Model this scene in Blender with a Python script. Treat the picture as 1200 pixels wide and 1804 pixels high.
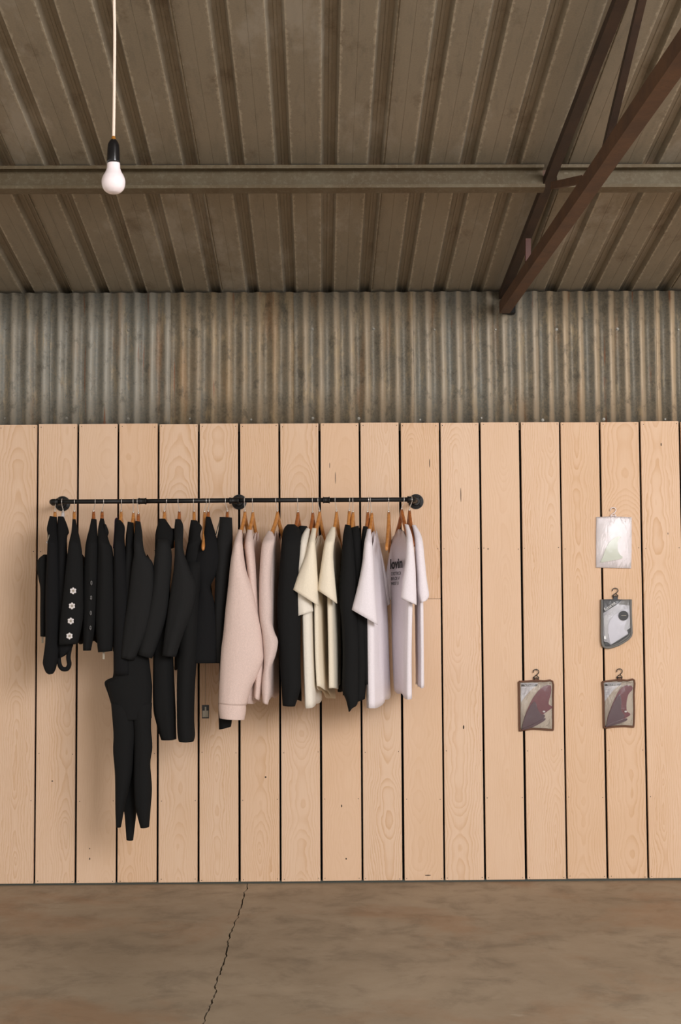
import bpy, bmesh, math, random
from mathutils import Vector, Matrix
PI = math.pi
for o in list(bpy.data.objects): bpy.data.objects.remove(o)
SC = bpy.context.scene
COL = SC.collection

# ------------------------------------------------------------------ camera
CAM = Vector((1.4125, -6.971, 1.3399)); YAW, PIT, ROL = .0108, .0653, -.0059; FPX = 2505.0
cy, sy, cp, sp, cr, sr = math.cos(YAW), math.sin(YAW), math.cos(PIT), math.sin(PIT), math.cos(ROL), math.sin(ROL)
FW = Vector((sy*cp, cy*cp, sp)); R0 = Vector((cy, -sy, 0)); U0 = R0.cross(FW)
RT = cr*R0 + sr*U0; UP = -sr*R0 + cr*U0
cd = bpy.data.cameras.new('camera'); cam = bpy.data.objects.new('camera', cd); COL.objects.link(cam)
M = Matrix((RT, UP, -FW)).transposed().to_4x4(); M.translation = CAM; cam.matrix_world = M
cd.sensor_fit = 'VERTICAL'; cd.sensor_height = 36.0; cd.lens = FPX*36/1804; cd.clip_start = .05
SC.camera = cam
def ray(px, py): return RT*((px-600)/FPX) + UP*((902-py)/FPX) + FW
def W(px, py, Y):                      # the point of the plane y = Y seen at a pixel of the photograph
    d = ray(px, py); return CAM + d*((Y-CAM.y)/d.y)

# ------------------------------------------------------------------ world, lights, exposure
SC.view_settings.view_transform = 'Standard'; SC.view_settings.look = 'None'
SC.view_settings.gamma = 1; SC.view_settings.exposure = 1.33; SC.view_settings.use_curve_mapping = False
w = bpy.data.worlds.new('world'); SC.world = w; w.use_nodes = True
bg = w.node_tree.nodes['Background']; bg.inputs[0].default_value = (1.0, .93, .85, 1); bg.inputs[1].default_value = .44
def area(name, loc, tgt, sx, sz, power, col):
    l = bpy.data.lights.new(name, 'AREA'); l.shape = 'RECTANGLE'; l.size = sx; l.size_y = sz; l.energy = power; l.color = col
    o = bpy.data.objects.new(name, l); COL.objects.link(o); o.location = loc
    o.rotation_euler = (Vector(tgt)-Vector(loc)).to_track_quat('-Z', 'Y').to_euler(); return o
area('daylight_door', (2.6, -9.4, 5.6), (1.6, 0, 2.3), 2.0, 1.6, 760, (1.0, .955, .94))
area('daylight_opening', (4.4, -7.6, 3.0), (2.4, 0, 2.2), 3.0, 2.2, 150, (.98, .97, 1.0))

# ------------------------------------------------------------------ materials
def lin(c):
    return tuple(((v/255)/12.92 if v/255 <= .04045 else ((v/255+.055)/1.055)**2.4) for v in c) + (1,)
def newmat(name):
    m = bpy.data.materials.new(name); m.use_nodes = True; nt = m.node_tree
    return m, nt, nt.nodes['Principled BSDF']
class N:                               # tiny node writer
    def __init__(s, nt): s.nt = nt
    def node(s, t, **k):
        n = s.nt.nodes.new(t)
        for a, b in k.items(): setattr(n, a, b)
        return n
    def put(s, inp, v):
        if isinstance(v, bpy.types.NodeSocket): s.nt.links.new(v, inp)
        elif v is not None: inp.default_value = v
    def math(s, op, a, b=None, c=None, clamp=False):
        n = s.node('ShaderNodeMath', operation=op, use_clamp=clamp)
        s.put(n.inputs[0], a)
        if b is not None: s.put(n.inputs[1], b)
        if c is not None: s.put(n.inputs[2], c)
        return n.outputs[0]
    def co(s): return s.node('ShaderNodeTexCoord').outputs['Object']
    def xyz(s, v):
        n = s.node('ShaderNodeSeparateXYZ'); s.put(n.inputs[0], v); return n.outputs
    def comb(s, x, y, z):
        n = s.node('ShaderNodeCombineXYZ'); s.put(n.inputs[0], x); s.put(n.inputs[1], y); s.put(n.inputs[2], z); return n.outputs[0]
    def noise(s, v, scale, detail=3, rough=.55, dist=0):
        n = s.node('ShaderNodeTexNoise'); s.put(n.inputs['Vector'], v); n.inputs['Scale'].default_value = scale
        n.inputs['Detail'].default_value = detail; n.inputs['Roughness'].default_value = rough; n.inputs['Distortion'].default_value = dist
        return n.outputs[0]
    def map(s, v, sc, loc=(0, 0, 0)):
        n = s.node('ShaderNodeMapping'); s.put(n.inputs[0], v); n.inputs['Scale'].default_value = sc; n.inputs['Location'].default_value = loc
        return n.outputs[0]
    def ramp(s, f, stops, mode='LINEAR'):
        n = s.node('ShaderNodeValToRGB'); s.put(n.inputs[0], f); e = n.color_ramp.elements; n.color_ramp.interpolation = mode
        while len(e) < len(stops): e.new(.5)
        for i, (p, c) in enumerate(stops):
            e[i].position = p; e[i].color = c if len(c) == 4 else (c[0], c[1], c[2], 1)
        return n.outputs[0]
    def mix(s, f, a, b, blend='MIX'):
        n = s.node('ShaderNodeMix', data_type='RGBA', blend_type=blend); s.put(n.inputs[0], f); s.put(n.inputs[6], a); s.put(n.inputs[7], b)
        return n.outputs[2]
    def bump(s, h, strength, dist):
        n = s.node('ShaderNodeBump'); s.put(n.inputs['Height'], h); n.inputs['Strength'].default_value = strength; n.inputs['Distance'].default_value = dist
        return n.outputs[0]
    def attr(s, name): return s.node('ShaderNodeAttribute', attribute_name=name).outputs['Fac']
W0, B1 = (0, 0, 0, 1), (1, 1, 1, 1)
def plain(name, rgb, rough=.6, metal=0, coat=0, spec=.5, noise=.06, nscale=30):
    m, nt, p = newmat(name); n = N(nt); c = n.co()
    a = lin(rgb); b = tuple(v*(1-noise*2.2) for v in a[:3])+(1,)
    p.inputs['Base Color'].default_value = a
    nt.links.new(n.mix(n.noise(c, nscale, 4), a, b), p.inputs['Base Color'])
    p.inputs['Roughness'].default_value = rough; p.inputs['Metallic'].default_value = metal
    p.inputs['Coat Weight'].default_value = coat; p.inputs['Specular IOR Level'].default_value = spec
    return m
def cloth(name, rgb, heather=.05, sheen=.15, trans=0):
    m, nt, p = newmat(name); n = N(nt); c = n.co()
    a = lin(rgb); b = tuple(v*(1-heather*2.5) for v in a[:3])+(1,)
    f = n.noise(n.map(c, (1, 1, .6)), 260, 3, .7)
    nt.links.new(n.mix(n.ramp(f, [(.35, W0), (.65, B1)]), a, b), p.inputs['Base Color'])
    p.inputs['Roughness'].default_value = .9; p.inputs['Specular IOR Level'].default_value = .15
    p.inputs['Sheen Weight'].default_value = sheen; p.inputs['Sheen Roughness'].default_value = .6
    p.inputs['Sheen Tint'].default_value = tuple(min(1, v*1.6+.02) for v in a[:3])+(1,)
    wr = n.noise(n.map(c, (1, 1, .25)), 14, 4, .55)
    nt.links.new(n.bump(n.math('ADD', wr, n.math('MULTIPLY', n.noise(c, 700, 2), .05)), .5, .012), p.inputs['Normal'])
    return m
# timber boards: plain-sawn grain, one random number per board
def wood_boards():
    m, nt, p = newmat('pine_boards'); n = N(nt); c = n.co(); x, y, z = n.xyz(c)[:3]
    rnd, lx = n.attr('rnd'), n.attr('lx')
    r7 = n.math('MULTIPLY', rnd, 57.3)
    zz = n.comb(0, r7, z)
    depth = n.math('ADD', n.math('MULTIPLY', n.math('ADD', n.math('MULTIPLY', n.math('SUBTRACT', n.noise(zz, 1.5, 3, .5), .5), .62), n.math('MULTIPLY', n.math('SUBTRACT', z, 1.0), n.math('MULTIPLY', n.math('SUBTRACT', n.math('FRACT', n.math('MULTIPLY', rnd, 91.7)), .5), .42))), .40), n.math('MULTIPLY', n.math('SUBTRACT', n.math('FRACT', n.math('MULTIPLY', rnd, 7.77)), .35), .10))
    cx = n.math('MULTIPLY', n.math('SUBTRACT', n.math('FRACT', n.math('MULTIPLY', rnd, 13.1)), .5), .11)
    wob = n.math('MULTIPLY', n.math('SUBTRACT', n.noise(n.comb(n.math('MULTIPLY', lx, 9), r7, n.math('MULTIPLY', z, 2.2)), 1.6, 4, .55), .5), .06)
    dx = n.math('ADD', n.math('SUBTRACT', lx, cx), wob)
    rad = n.math('SQRT', n.math('ADD', n.math('MULTIPLY', n.math('MULTIPLY', dx, dx), 1.0), n.math('MULTIPLY', depth, depth)))
    ring = n.math('FRACT', n.math('MULTIPLY', n.math('ADD', rad, n.math('MULTIPLY', n.noise(n.comb(0, r7, rad), 30, 1), .008)), 104))
    late = n.ramp(ring, [(0, W0), (.45, (.12, .12, .12, 1)), (.80, (.75, .75, .75, 1)), (.9, B1), (1, W0)])
    lsoft = n.math('MULTIPLY', late, n.ramp(n.noise(n.comb(n.math('MULTIPLY', lx, 8), r7, n.math('MULTIPLY', z, .7)), 1.3, 2), [(.3, (.25, .25, .25, 1)), (.7, B1)]))
    fib = n.noise(n.comb(n.math('MULTIPLY', x, 420), 0, n.math('MULTIPLY', z, 9)), 1, 3, .6)
    base = n.mix(n.math('FRACT', n.math('MULTIPLY', rnd, 3.3)), lin((225, 192, 162)), lin((219, 182, 147)))
    base = n.mix(n.math('MULTIPLY', n.math('FRACT', n.math('MULTIPLY', rnd, 23.7)), .55), base, lin((226, 200, 176)))
    colr = n.mix(n.math('MULTIPLY', lsoft, n.math('ADD', .24, n.math('MULTIPLY', n.math('FRACT', n.math('MULTIPLY', rnd, 41.3)), .5))), base, lin((196, 150, 104)))
    colr = n.mix(n.math('MULTIPLY', n.ramp(fib, [(.45, W0), (.75, B1)]), .16), colr, lin((188, 142, 100)))
    blot = n.noise(n.comb(n.math('MULTIPLY', x, 2.2), 0, n.math('MULTIPLY', z, .9)), 2, 3)
    colr = n.mix(n.math('MULTIPLY', n.ramp(blot, [(.45, W0), (.7, B1)]), .22), colr, lin((207, 168, 128)))
    nt.links.new(colr, p.inputs['Base Color']); p.inputs['Roughness'].default_value = .62; p.inputs['Specular IOR Level'].default_value = .25
    nt.links.new(n.bump(fib, .12, .001), p.inputs['Normal'])
    return m
def corrugated():
    m, nt, p = newmat('weathered_galvanised_iron'); n = N(nt); c = n.co(); x, y, z = n.xyz(c)[:3]
    rnd = n.attr('rnd'); warm = n.attr('warm'); wave_shade = n.attr('wave_shade')
    v = n.comb(x, n.math('MULTIPLY', rnd, 31), z)
    grain = n.noise(v, 95, 5, .75)
    blot = n.noise(n.map(v, (1, 1, .5)), 6, 7, .72)
    strk = n.noise(n.map(v, (1, 1, .12)), 13, 4, .6)
    strk2 = n.noise(n.map(v, (1, 1, .035), (3, 5, 1)), 75, 3, .6)
    cold = n.mix(blot, lin((96, 102, 98)), lin((150, 150, 142)))
    wrm = n.mix(n.ramp(blot, [(.3, W0), (.7, B1)]), lin((98, 90, 72)), lin((156, 132, 98)))
    colr = n.mix(n.math('ADD', warm, n.math('MULTIPLY', n.math('SUBTRACT', strk, .5), 2.2), clamp=True), cold, wrm)
    colr = n.mix(n.math('MULTIPLY', n.ramp(strk2, [(.45, W0), (.68, B1)]), .12), colr, lin((78, 74, 64)))
    wave = n.math('COSINE', n.math('MULTIPLY', n.math('SUBTRACT', x, .02+.006), 2*PI/.0762))     # wave shading put into the colour: darker valleys, lighter crests
    colr = n.mix(n.math('MULTIPLY', n.ramp(n.math('ADD', n.math('MULTIPLY', wave, .5), n.math('MULTIPLY', blot, .35)), [(.1, B1), (.55, W0)]), n.math('MULTIPLY_ADD', wave_shade, .4, .25)), colr, lin((76, 74, 66)))
    colr = n.mix(n.math('MULTIPLY', n.ramp(strk, [(.60, W0), (.72, B1)]), .55), colr, lin((142, 100, 60)))
    colr = n.mix(n.math('MULTIPLY', n.ramp(n.noise(n.map(v, (1, 1, .3), (9, 0, 0)), 5, 6, .7), [(.52, W0), (.68, B1)]), .6), colr, lin((70, 66, 56)))
    colr = n.mix(n.math('MULTIPLY', n.ramp(grain, [(.35, W0), (.7, B1)]), .35), colr, lin((176, 160, 134)))
    colr = n.mix(n.math('MULTIPLY', n.ramp(n.math('ADD', n.math('MULTIPLY', wave, .5), n.math('MULTIPLY', n.math('ADD', blot, strk), .3)), [(.38, W0), (.70, B1)]), wave_shade), colr, n.mix(warm, lin((176, 170, 156)), lin((200, 166, 122))))  # painted highlight along the crests, strength set per sheet
    spt = n.noise(n.map(v, (1, 1, .6), (5, 1, 2)), 22, 5, .75)
    colr = n.mix(n.math('MULTIPLY', n.ramp(spt, [(.54, W0), (.66, B1)]), .5), colr, lin((66, 62, 52)))
    spt2 = n.noise(n.map(v, (1, 1, .25), (15, 1, 2)), 16, 5, .75)
    colr = n.mix(n.math('MULTIPLY', n.ramp(spt2, [(.56, W0), (.68, B1)]), .45), colr, lin((186, 164, 126)))
    rst = n.noise(n.map(v, (1, 1, .06), (25, 1, 2)), 34, 4, .6)
    colr = n.mix(n.math('MULTIPLY', n.ramp(rst, [(.66, W0), (.72, B1)]), .7), colr, lin((132, 76, 40)))
    colr = n.mix(.12, colr, (0, 0, 0, 1))
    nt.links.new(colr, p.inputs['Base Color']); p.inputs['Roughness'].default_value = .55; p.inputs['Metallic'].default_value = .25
    nt.links.new(n.bump(grain, .15, .002), p.inputs['Normal'])
    return m
def roofing():
    m, nt, p = newmat('old_roof_sheet'); n = N(nt); c = n.co(); x, y, z = n.xyz(c)[:3]
    big = n.noise(n.map(c, (1, .5, 1)), 2.6, 5, .6); st = n.noise(n.map(c, (1, .04, 1)), 40, 4, .6); fine = n.noise(c, 160, 4, .7)
    colr = n.mix(big, lin((120, 112, 96)), lin((142, 132, 114)))
    colr = n.mix(n.math('MULTIPLY', n.ramp(st, [(.5, W0), (.7, B1)]), .35), colr, lin((96, 92, 80)))
    spots = n.noise(n.map(c, (1, .35, 1), (4, 2, 0)), 3.2, 6, .7)
    colr = n.mix(n.math('MULTIPLY', n.ramp(spots, [(.54, W0), (.64, B1)]), .5), colr, lin((164, 158, 146)))
    spots2 = n.noise(n.map(c, (1, .6, 1), (14, 7, 0)), 4, 6, .7)
    colr = n.mix(n.math('MULTIPLY', n.ramp(spots2, [(.58, W0), (.70, B1)]), .6), colr, lin((84, 66, 46)))
    colr = n.mix(n.math('MULTIPLY', n.ramp(fine, [(.4, W0), (.7, B1)]), .2), colr, lin((170, 154, 130)))
    # pale dust caught along the pan edges, with a ragged outline
    e = n.attr('edge'); rag = n.noise(n.map(c, (1, .6, 1)), 55, 4, .7)
    colr = n.mix(n.math('MULTIPLY', n.ramp(n.math('ADD', e, n.math('MULTIPLY', rag, .9)), [(1.12, W0), (1.3, B1)]) if False else n.ramp(n.math('MULTIPLY', n.math('ADD', e, rag), .5), [(.66, W0), (.76, B1)]), .7), colr, lin((176, 166, 146)))
    nt.links.new(colr, p.inputs['Base Color']); p.inputs['Roughness'].default_value = .6; p.inputs['Metallic'].default_value = .15
    return m
def concrete():
    m, nt, p = newmat('worn_concrete'); n = N(nt); c = n.co()
    a = n.noise(n.map(c, (.8, .75, 1)), 1.8, 7, .62, .4); b = n.noise(n.map(c, (1, .9, 1), (7, 3, 0)), 4.5, 7, .68, .3); f = n.noise(c, 220, 3, .7)
    colr = n.mix(n.ramp(a, [(.3, W0), (.7, B1)]), lin((134, 119, 99)), lin((160, 145, 124)))
    colr = n.mix(n.math('MULTIPLY', n.ramp(b, [(.50, W0), (.68, B1)]), .55), colr, lin((103, 92, 78)))
    rr = n.noise(n.map(c, (.7, .8, 1), (2.2, 9, 0)), 1.5, 6, .65, .3)
    colr = n.mix(n.math('MULTIPLY', n.ramp(rr, [(.53, W0), (.64, B1)]), .45), colr, lin((146, 108, 76)))
    pt = n.noise(n.map(c, (1.2, 2, 1), (11, 4, 0)), 5, 7, .7)
    colr = n.mix(n.math('MULTIPLY', n.ramp(pt, [(.63, W0), (.72, B1)]), .35), colr, lin((186, 174, 156)))
    colr = n.mix(n.math('MULTIPLY', f, .25), colr, lin((112, 100, 84)))
    nt.links.new(colr, p.inputs['Base Color'])
    nt.links.new(n.ramp(b, [(.3, (.42, .42, .42, 1)), (.7, (.62, .62, .62, 1))]), p.inputs['Roughness'])
    p.inputs['Specular IOR Level'].default_value = .35
    nt.links.new(n.bump(n.noise(c, 40, 5), .12, .003), p.inputs['Normal'])
    return m
def rusty(name, a_, b_, c_):
    m, nt, p = newmat(name); n = N(nt); c = n.co()
    a = n.noise(c, 7, 6, .65); b = n.noise(c, 60, 4, .7)
    colr = n.mix(n.ramp(a, [(.35, W0), (.65, B1)]), lin(a_), lin(b_))
    colr = n.mix(n.math('MULTIPLY', n.ramp(b, [(.5, W0), (.75, B1)]), .5), colr, lin(c_))
    nt.links.new(colr, p.inputs['Base Color']); p.inputs['Roughness'].default_value = .6; p.inputs['Metallic'].default_value = .2
    nt.links.new(n.bump(b, .2, .002), p.inputs['Normal'])
    return m
def film(name, haze, tint=(255, 255, 255), bumps=.5):
    m, nt, p = newmat(name); n = N(nt); c = n.co()
    nt.nodes.remove(p); out = nt.nodes['Material Output']
    tr = n.node('ShaderNodeBsdfTransparent'); gl = n.node('ShaderNodeBsdfGlossy'); df = n.node('ShaderNodeBsdfDiffuse')
    gl.inputs['Roughness'].default_value = .12; df.inputs['Color'].default_value = lin(tint)
    h = n.noise(n.map(c, (1, 1, .45)), 26, 3, .5, 1.8); bn = n.bump(h, bumps, .01); nt.links.new(bn, gl.inputs['Normal'])
    fr = n.node('ShaderNodeFresnel'); fr.inputs['IOR'].default_value = 1.5; nt.links.new(bn, fr.inputs['Normal'])
    m1 = n.node('ShaderNodeMixShader'); m1.inputs[0].default_value = haze; nt.links.new(tr.outputs[0], m1.inputs[1]); nt.links.new(df.outputs[0], m1.inputs[2])
    m2 = n.node('ShaderNodeMixShader'); nt.links.new(n.math('MULTIPLY', fr.outputs[0], .34), m2.inputs[0]); nt.links.new(m1.outputs[0], m2.inputs[1]); nt.links.new(gl.outputs[0], m2.inputs[2])
    nt.links.new(m2.outputs[0], out.inputs[0])
    return m
def timber(name, a_, b_):
    m, nt, p = newmat(name); n = N(nt); c = n.co()
    g = n.noise(n.map(c, (6, .6, 6)), 18, 4, .6, .4)
    nt.links.new(n.mix(n.ramp(g, [(.35, W0), (.65, B1)]), lin(a_), lin(b_)), p.inputs['Base Color'])
    p.inputs['Roughness'].default_value = .35; p.inputs['Coat Weight'].default_value = .25
    return m
MT = dict(
    boards=wood_boards(), iron=corrugated(), roof=roofing(), floor=concrete(),
    rust=rusty('rust_brown_steel', (76, 52, 38), (98, 68, 46), (60, 44, 34)),
    rustdark=rusty('dark_rust_steel', (44, 32, 25), (60, 42, 30), (34, 26, 22)),
    redsteel=rusty('red_oxide_steel', (84, 44, 32), (72, 38, 28), (54, 32, 24)),
    purlin=rusty('dull_galvanised_steel', (98, 88, 68), (86, 72, 50), (124, 115, 96)),
    dark=plain('dark_cavity', (16, 15, 14), .9), pipe=plain('black_iron_pipe', (30, 29, 28), .5, .3, spec=.4),
    chrome=plain('bright_wire', (225, 218, 210), .3, .6), hang=timber('varnished_hanger_wood', (204, 142, 78), (182, 116, 56)),
    hangd=timber('dark_hanger_wood', (176, 106, 54), (142, 80, 40)),
    clearp=plain('clear_plastic', (222, 216, 214), .2, spec=.6), screw=plain('zinc_screw', (128, 124, 114), .5, .5),
    blk=cloth('black_cotton', (26, 26, 26), .02, .02), char=cloth('charcoal_fleece', (33, 33, 33), .03, .03),
    blk2=cloth('black_jersey', (24, 24, 25), .02, .015), purple=cloth('purple_trim', (48, 28, 52)),
    pink=cloth('pale_pink_fleece', (224, 200, 190), .05, .08), pink2=cloth('pale_pink_brushed', (218, 196, 188), .05, .08),
    cream=cloth('cream_jersey', (238, 226, 204), .03, .06), cream2=cloth('pale_cream_jersey', (236, 228, 214), .03, .06),
    white=cloth('white_jersey', (238, 230, 234), .03, .06), ink=plain('black_print', (28, 26, 28), .8),
    fade=plain('faded_grey_print', (120, 116, 118), .8),
    flower=plain('white_flower_button', (225, 218, 216), .35), flowerd=plain('grey_flower_button', (110, 108, 106), .45),
    tag=plain('white_care_tag', (168, 158, 140), .7), socket=plain('black_bakelite', (18, 17, 19), .15, spec=.35, coat=.05, noise=0),
    cord=plain('white_fabric_cord', (226, 206, 190), .8), amber=plain('brass_cord_grip', (168, 112, 44), .35, .3),
    steel=plain('metal_ring', (170, 168, 165), .3, .8),
    brown=cloth('brown_piping', (112, 82, 66)), grey=plain('grey_pouch_fabric', (118, 116, 112), .8), taupe=plain('taupe_card', (186, 172, 154), .7),
    blackp=plain('black_card', (26, 25, 25), .5), whitecard=plain('pale_blue_card', (206, 204, 208), .6), pouchw=plain('frosted_white_pouch', (232, 222, 222), .3, spec=.5, noise=.02),
    maroon=plain('maroon_fin', (98, 16, 34), .25, coat=.5, noise=.1), maroond=plain('dark_plum_fin', (64, 20, 36), .3, coat=.4),
    greenfin=plain('pale_green_fin', (184, 188, 166), .35, coat=.3), greyfin=plain('pale_grey_fins', (184, 182, 186), .35, noise=.1),
    film=film('clear_pouch_film', .015), film2=film('hazy_pouch_film', .06, (232, 224, 226)),
    hookblk=plain('black_plastic_hook', (30, 27, 25), .4), teal=plain('green_print', (60, 120, 100), .6), whiteprint=plain('white_print', (230, 228, 226), .7))
bulbm, bnt, bp = newmat('opal_glass'); bp.inputs['Base Color'].default_value = lin((226, 220, 222)); bp.inputs['Roughness'].default_value = .12
bp.inputs['Subsurface Weight'].default_value = .3; bp.inputs['Subsurface Radius'].default_value = (.02, .02, .02)
nn = N(bnt); bnt.links.new(nn.mix(nn.noise(nn.co(), 60, 2), lin((230, 220, 222)), lin((222, 212, 214))), bp.inputs['Base Color']); MT['bulb'] = bulbm

# ------------------------------------------------------------------ object helpers
def link(name, me, mat=None, parent=None, smooth=False):
    o = bpy.data.objects.new(name, me); COL.objects.link(o)
    if mat is not None: me.materials.append(MT[mat] if isinstance(mat, str) else mat)
    if smooth:
        for p_ in me.polygons: p_.use_smooth = True
    if parent is not None: o.parent = parent; o.matrix_parent_inverse = Matrix.Translation(-parent.location) if parent.type == 'EMPTY' else Matrix()
    return o
def mesh(name, vs, fs, mat, parent=None, smooth=False):
    me = bpy.data.meshes.new(name); me.from_pydata([tuple(v) for v in vs], [], fs); me.update()
    return link(name, me, mat, parent, smooth)
def frombm(name, bm, mat, parent=None, smooth=False):
    bmesh.ops.recalc_face_normals(bm, faces=bm.faces)
    me = bpy.data.meshes.new(name); bm.to_mesh(me); bm.free(); return link(name, me, mat, parent, smooth)
def thing(name, label, cat, loc, group=None):
    o = bpy.data.objects.new(name, None); COL.objects.link(o); o.location = loc; o.empty_display_size = .05
    return tag(o, label, cat, group)
def tag(o, label, cat, group=None):
    o['label'] = label; o['category'] = cat
    if group: o['group'] = group
    return o
def struct(o): o['kind'] = 'structure'; return o
def box(bm, x0, x1, y0, y1, z0, z1, bev=0):
    r = bmesh.ops.create_cube(bm, size=1)['verts']
    for v in r: v.co = Vector((x0+(v.co.x+.5)*(x1-x0), y0+(v.co.y+.5)*(y1-y0), z0+(v.co.z+.5)*(z1-z0)))
    if bev: bmesh.ops.bevel(bm, geom=list({e for v in r for e in v.link_edges}), offset=bev, segments=2, affect='EDGES')
def tube(bm, pts, rad, seg=10, cap=True):
    pts = [Vector(p) for p in pts]; rings = []
    rs = rad if isinstance(rad, (list, tuple)) else [rad]*len(pts); prev = None
    for i, p in enumerate(pts):
        t = (pts[min(i+1, len(pts)-1)]-pts[max(i-1, 0)]).normalized()
        a = prev if prev is not None else (Vector((0, 0, 1)) if abs(t.z) < .9 else Vector((1, 0, 0)))
        u = (a - t*a.dot(t)).normalized(); v = t.cross(u); prev = u
        rings.append([bm.verts.new(p + (u*math.cos(2*PI*k/seg)+v*math.sin(2*PI*k/seg))*rs[i]) for k in range(seg)])
    for a, b in zip(rings, rings[1:]):
        for k in range(seg): bm.faces.new((a[k], a[(k+1) % seg], b[(k+1) % seg], b[k]))
    if cap: bm.faces.new(rings[0][::-1]); bm.faces.new(rings[-1])
def spline(pts, n):
    pts = [tuple(p) for p in pts]; out = []
    P = [pts[0]]+pts+[pts[-1]]
    for i in range(len(pts)-1):
        a, b, c, d = P[i:i+4]
        for k in range(n):
            t = k/n
            out.append(tuple(.5*((2*b[j])+(-a[j]+c[j])*t+(2*a[j]-5*b[j]+4*c[j]-d[j])*t*t+(-a[j]+3*b[j]-3*c[j]+d[j])*t**3) for j in range(len(b))))
    out.append(pts[-1]); return out
def tubeobj(name, pts, r, mat, parent=None, seg=10):
    bm = bmesh.new(); tube(bm, pts, r, seg); return frombm(name, bm, mat, parent, True)
def plate(name, pts, th, mat, parent=None, bev=0.0):
    """outline of (x, z) at depth y0 given real thickness th towards the viewer: pts = list of Vector"""
    bm = bmesh.new(); vs = [bm.verts.new(p) for p in pts]; f = bm.faces.new(vs)
    r = bmesh.ops.extrude_face_region(bm, geom=[f]); nv = [v for v in r['geom'] if isinstance(v, bmesh.types.BMVert)]
    for v in nv: v.co.y -= th
    if bev: bmesh.ops.bevel(bm, geom=[e for e in bm.edges if all(v in nv for v in e.verts)], offset=bev, segments=2, affect='EDGES')
    return frombm(name, bm, mat, parent)
def text(name, body, mat, parent, origin, xdir, ydir, size, ext=.0004, sx=1.0, off=0.0):
    cu = bpy.data.curves.new(name, 'FONT'); cu.body = body; cu.size = size; cu.extrude = ext; cu.offset = off
    cu.space_line = 1.0; t = bpy.data.objects.new(name, cu); COL.objects.link(t)
    dg = bpy.context.evaluated_depsgraph_get(); me = bpy.data.meshes.new_from_object(t.evaluated_get(dg))
    bpy.data.objects.remove(t)
    xd = Vector(xdir).normalized(); yd = Vector(ydir).normalized(); zd = xd.cross(yd)
    mm = Matrix((xd*sx, yd, zd)).transposed().to_4x4(); mm.translation = Vector(origin); me.transform(mm)
    me.materials.clear()
    return link(name, me, mat, parent)

# ------------------------------------------------------------------ setting
P_ = .198; TH9 = math.tan(math.radians(9.0)); EZ = 2.917
XA, XB = -2.6, 5.8
def roofz(y): return EZ - y*TH9
# floor: two slabs with a real, jagged crack between them
crk = [(437, 1556), (435, 1566), (430, 1572), (431, 1580), (426, 1590), (424, 1600), (421, 1606), (419, 1612), (420, 1616), (415, 1622), (411, 1632), (408, 1640), (404, 1644), (405, 1652), (401, 1660), (403, 1664), (400, 1672), (398, 1684), (395, 1696), (390, 1706), (388, 1714), (384, 1722), (381, 1732), (379, 1738), (381, 1744), (376, 1754), (374, 1764), (369, 1772), (367, 1780), (363, 1788), (360, 1798), (358, 1808)]
def F(px, py):
    d = ray(px, py); return CAM + d*(-CAM.z/d.z)
cpts = [F(*q) for q in crk]; rnd = random.Random(4)
cl = [Vector((cpts[0].x+.02, .3, 0))]+cpts+[Vector((cpts[-1].x-.25, -4.4, 0)), Vector((cpts[-1].x-.5, -9.5, 0))]
dense = []
for a, b in zip(cl, cl[1:]):
    for k in range(3): dense.append(a.lerp(b, k/3)+Vector((rnd.uniform(-.0035, .0035), 0, 0)))
dense.append(cl[-1])
vs, fs = [], []
for i, p in enumerate(dense):
    w_ = (.0016+.0022*rnd.random())*(1 if i > 2 else .6)
    vs += [(XA-3, p.y, 0), (p.x-w_, p.y, 0), (p.x-w_, p.y, -.02), (p.x+w_, p.y, -.02), (p.x+w_, p.y, 0), (XB+3, p.y, 0)]
for i in range(len(dense)-1):
    for j in range(5): fs.append((i*6+j, i*6+j+1, (i+1)*6+j+1, (i+1)*6+j))
struct(mesh('floor', vs, fs, 'floor'))
fo = bpy.data.objects['floor']; fo.data.materials.append(MT['dark'])
for i, pl in enumerate(fo.data.polygons): pl.material_index = 1 if (i % 5) == 2 else 0
# back wall: dark backing, pine boards, corrugated sheets, screws
bm = bmesh.new(); box(bm, XA, XB, .05, .09, 0, 2.86); box(bm, XA, XB, .30, .34, 2.70, 2.90); box(bm, XA, XB, .05, .34, 2.68, 2.70); wall = struct(frombm('wall_back', bm, 'dark'))  # eave boxes behind the wall are unseen, added to shut out stray light
bm = bmesh.new(); la = bm.loops.layers.float.new('lx'); ra = bm.loops.layers.float.new('rnd'); rnd = random.Random(11)
ra = ra
def board(x0, x1, z0, z1, rv):
    n0 = len(bm.faces); box(bm, x0, x1, 0, .019, z0, z1, .0012); bm.faces.ensure_lookup_table()
    for f in bm.faces[n0:]:
        for l in f.loops: l[la] = l.vert.co.x-(x0+x1)/2; l[ra] = rv
for k in range(-13, 29):
    rv = rnd.random(); j = rnd.uniform(-.001, .001); zt = 2.2357+rnd.uniform(-.002, .002); zb = .008+rnd.uniform(0, .003)
    x0, x1 = k*P_+.0052+j, (k+1)*P_-.0052+j
    if k == 9: zc = W(760, 1055, 0).z; board(x0, x1, zb, zc-.0007, rv); board(x0, x1, zc+.0007, zt, rnd.random())
    else: board(x0, x1, zb, zt, rv)
boards = frombm('plank_cladding', bm, 'boards', wall)
bm = bmesh.new(); rnd = random.Random(5)
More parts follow.
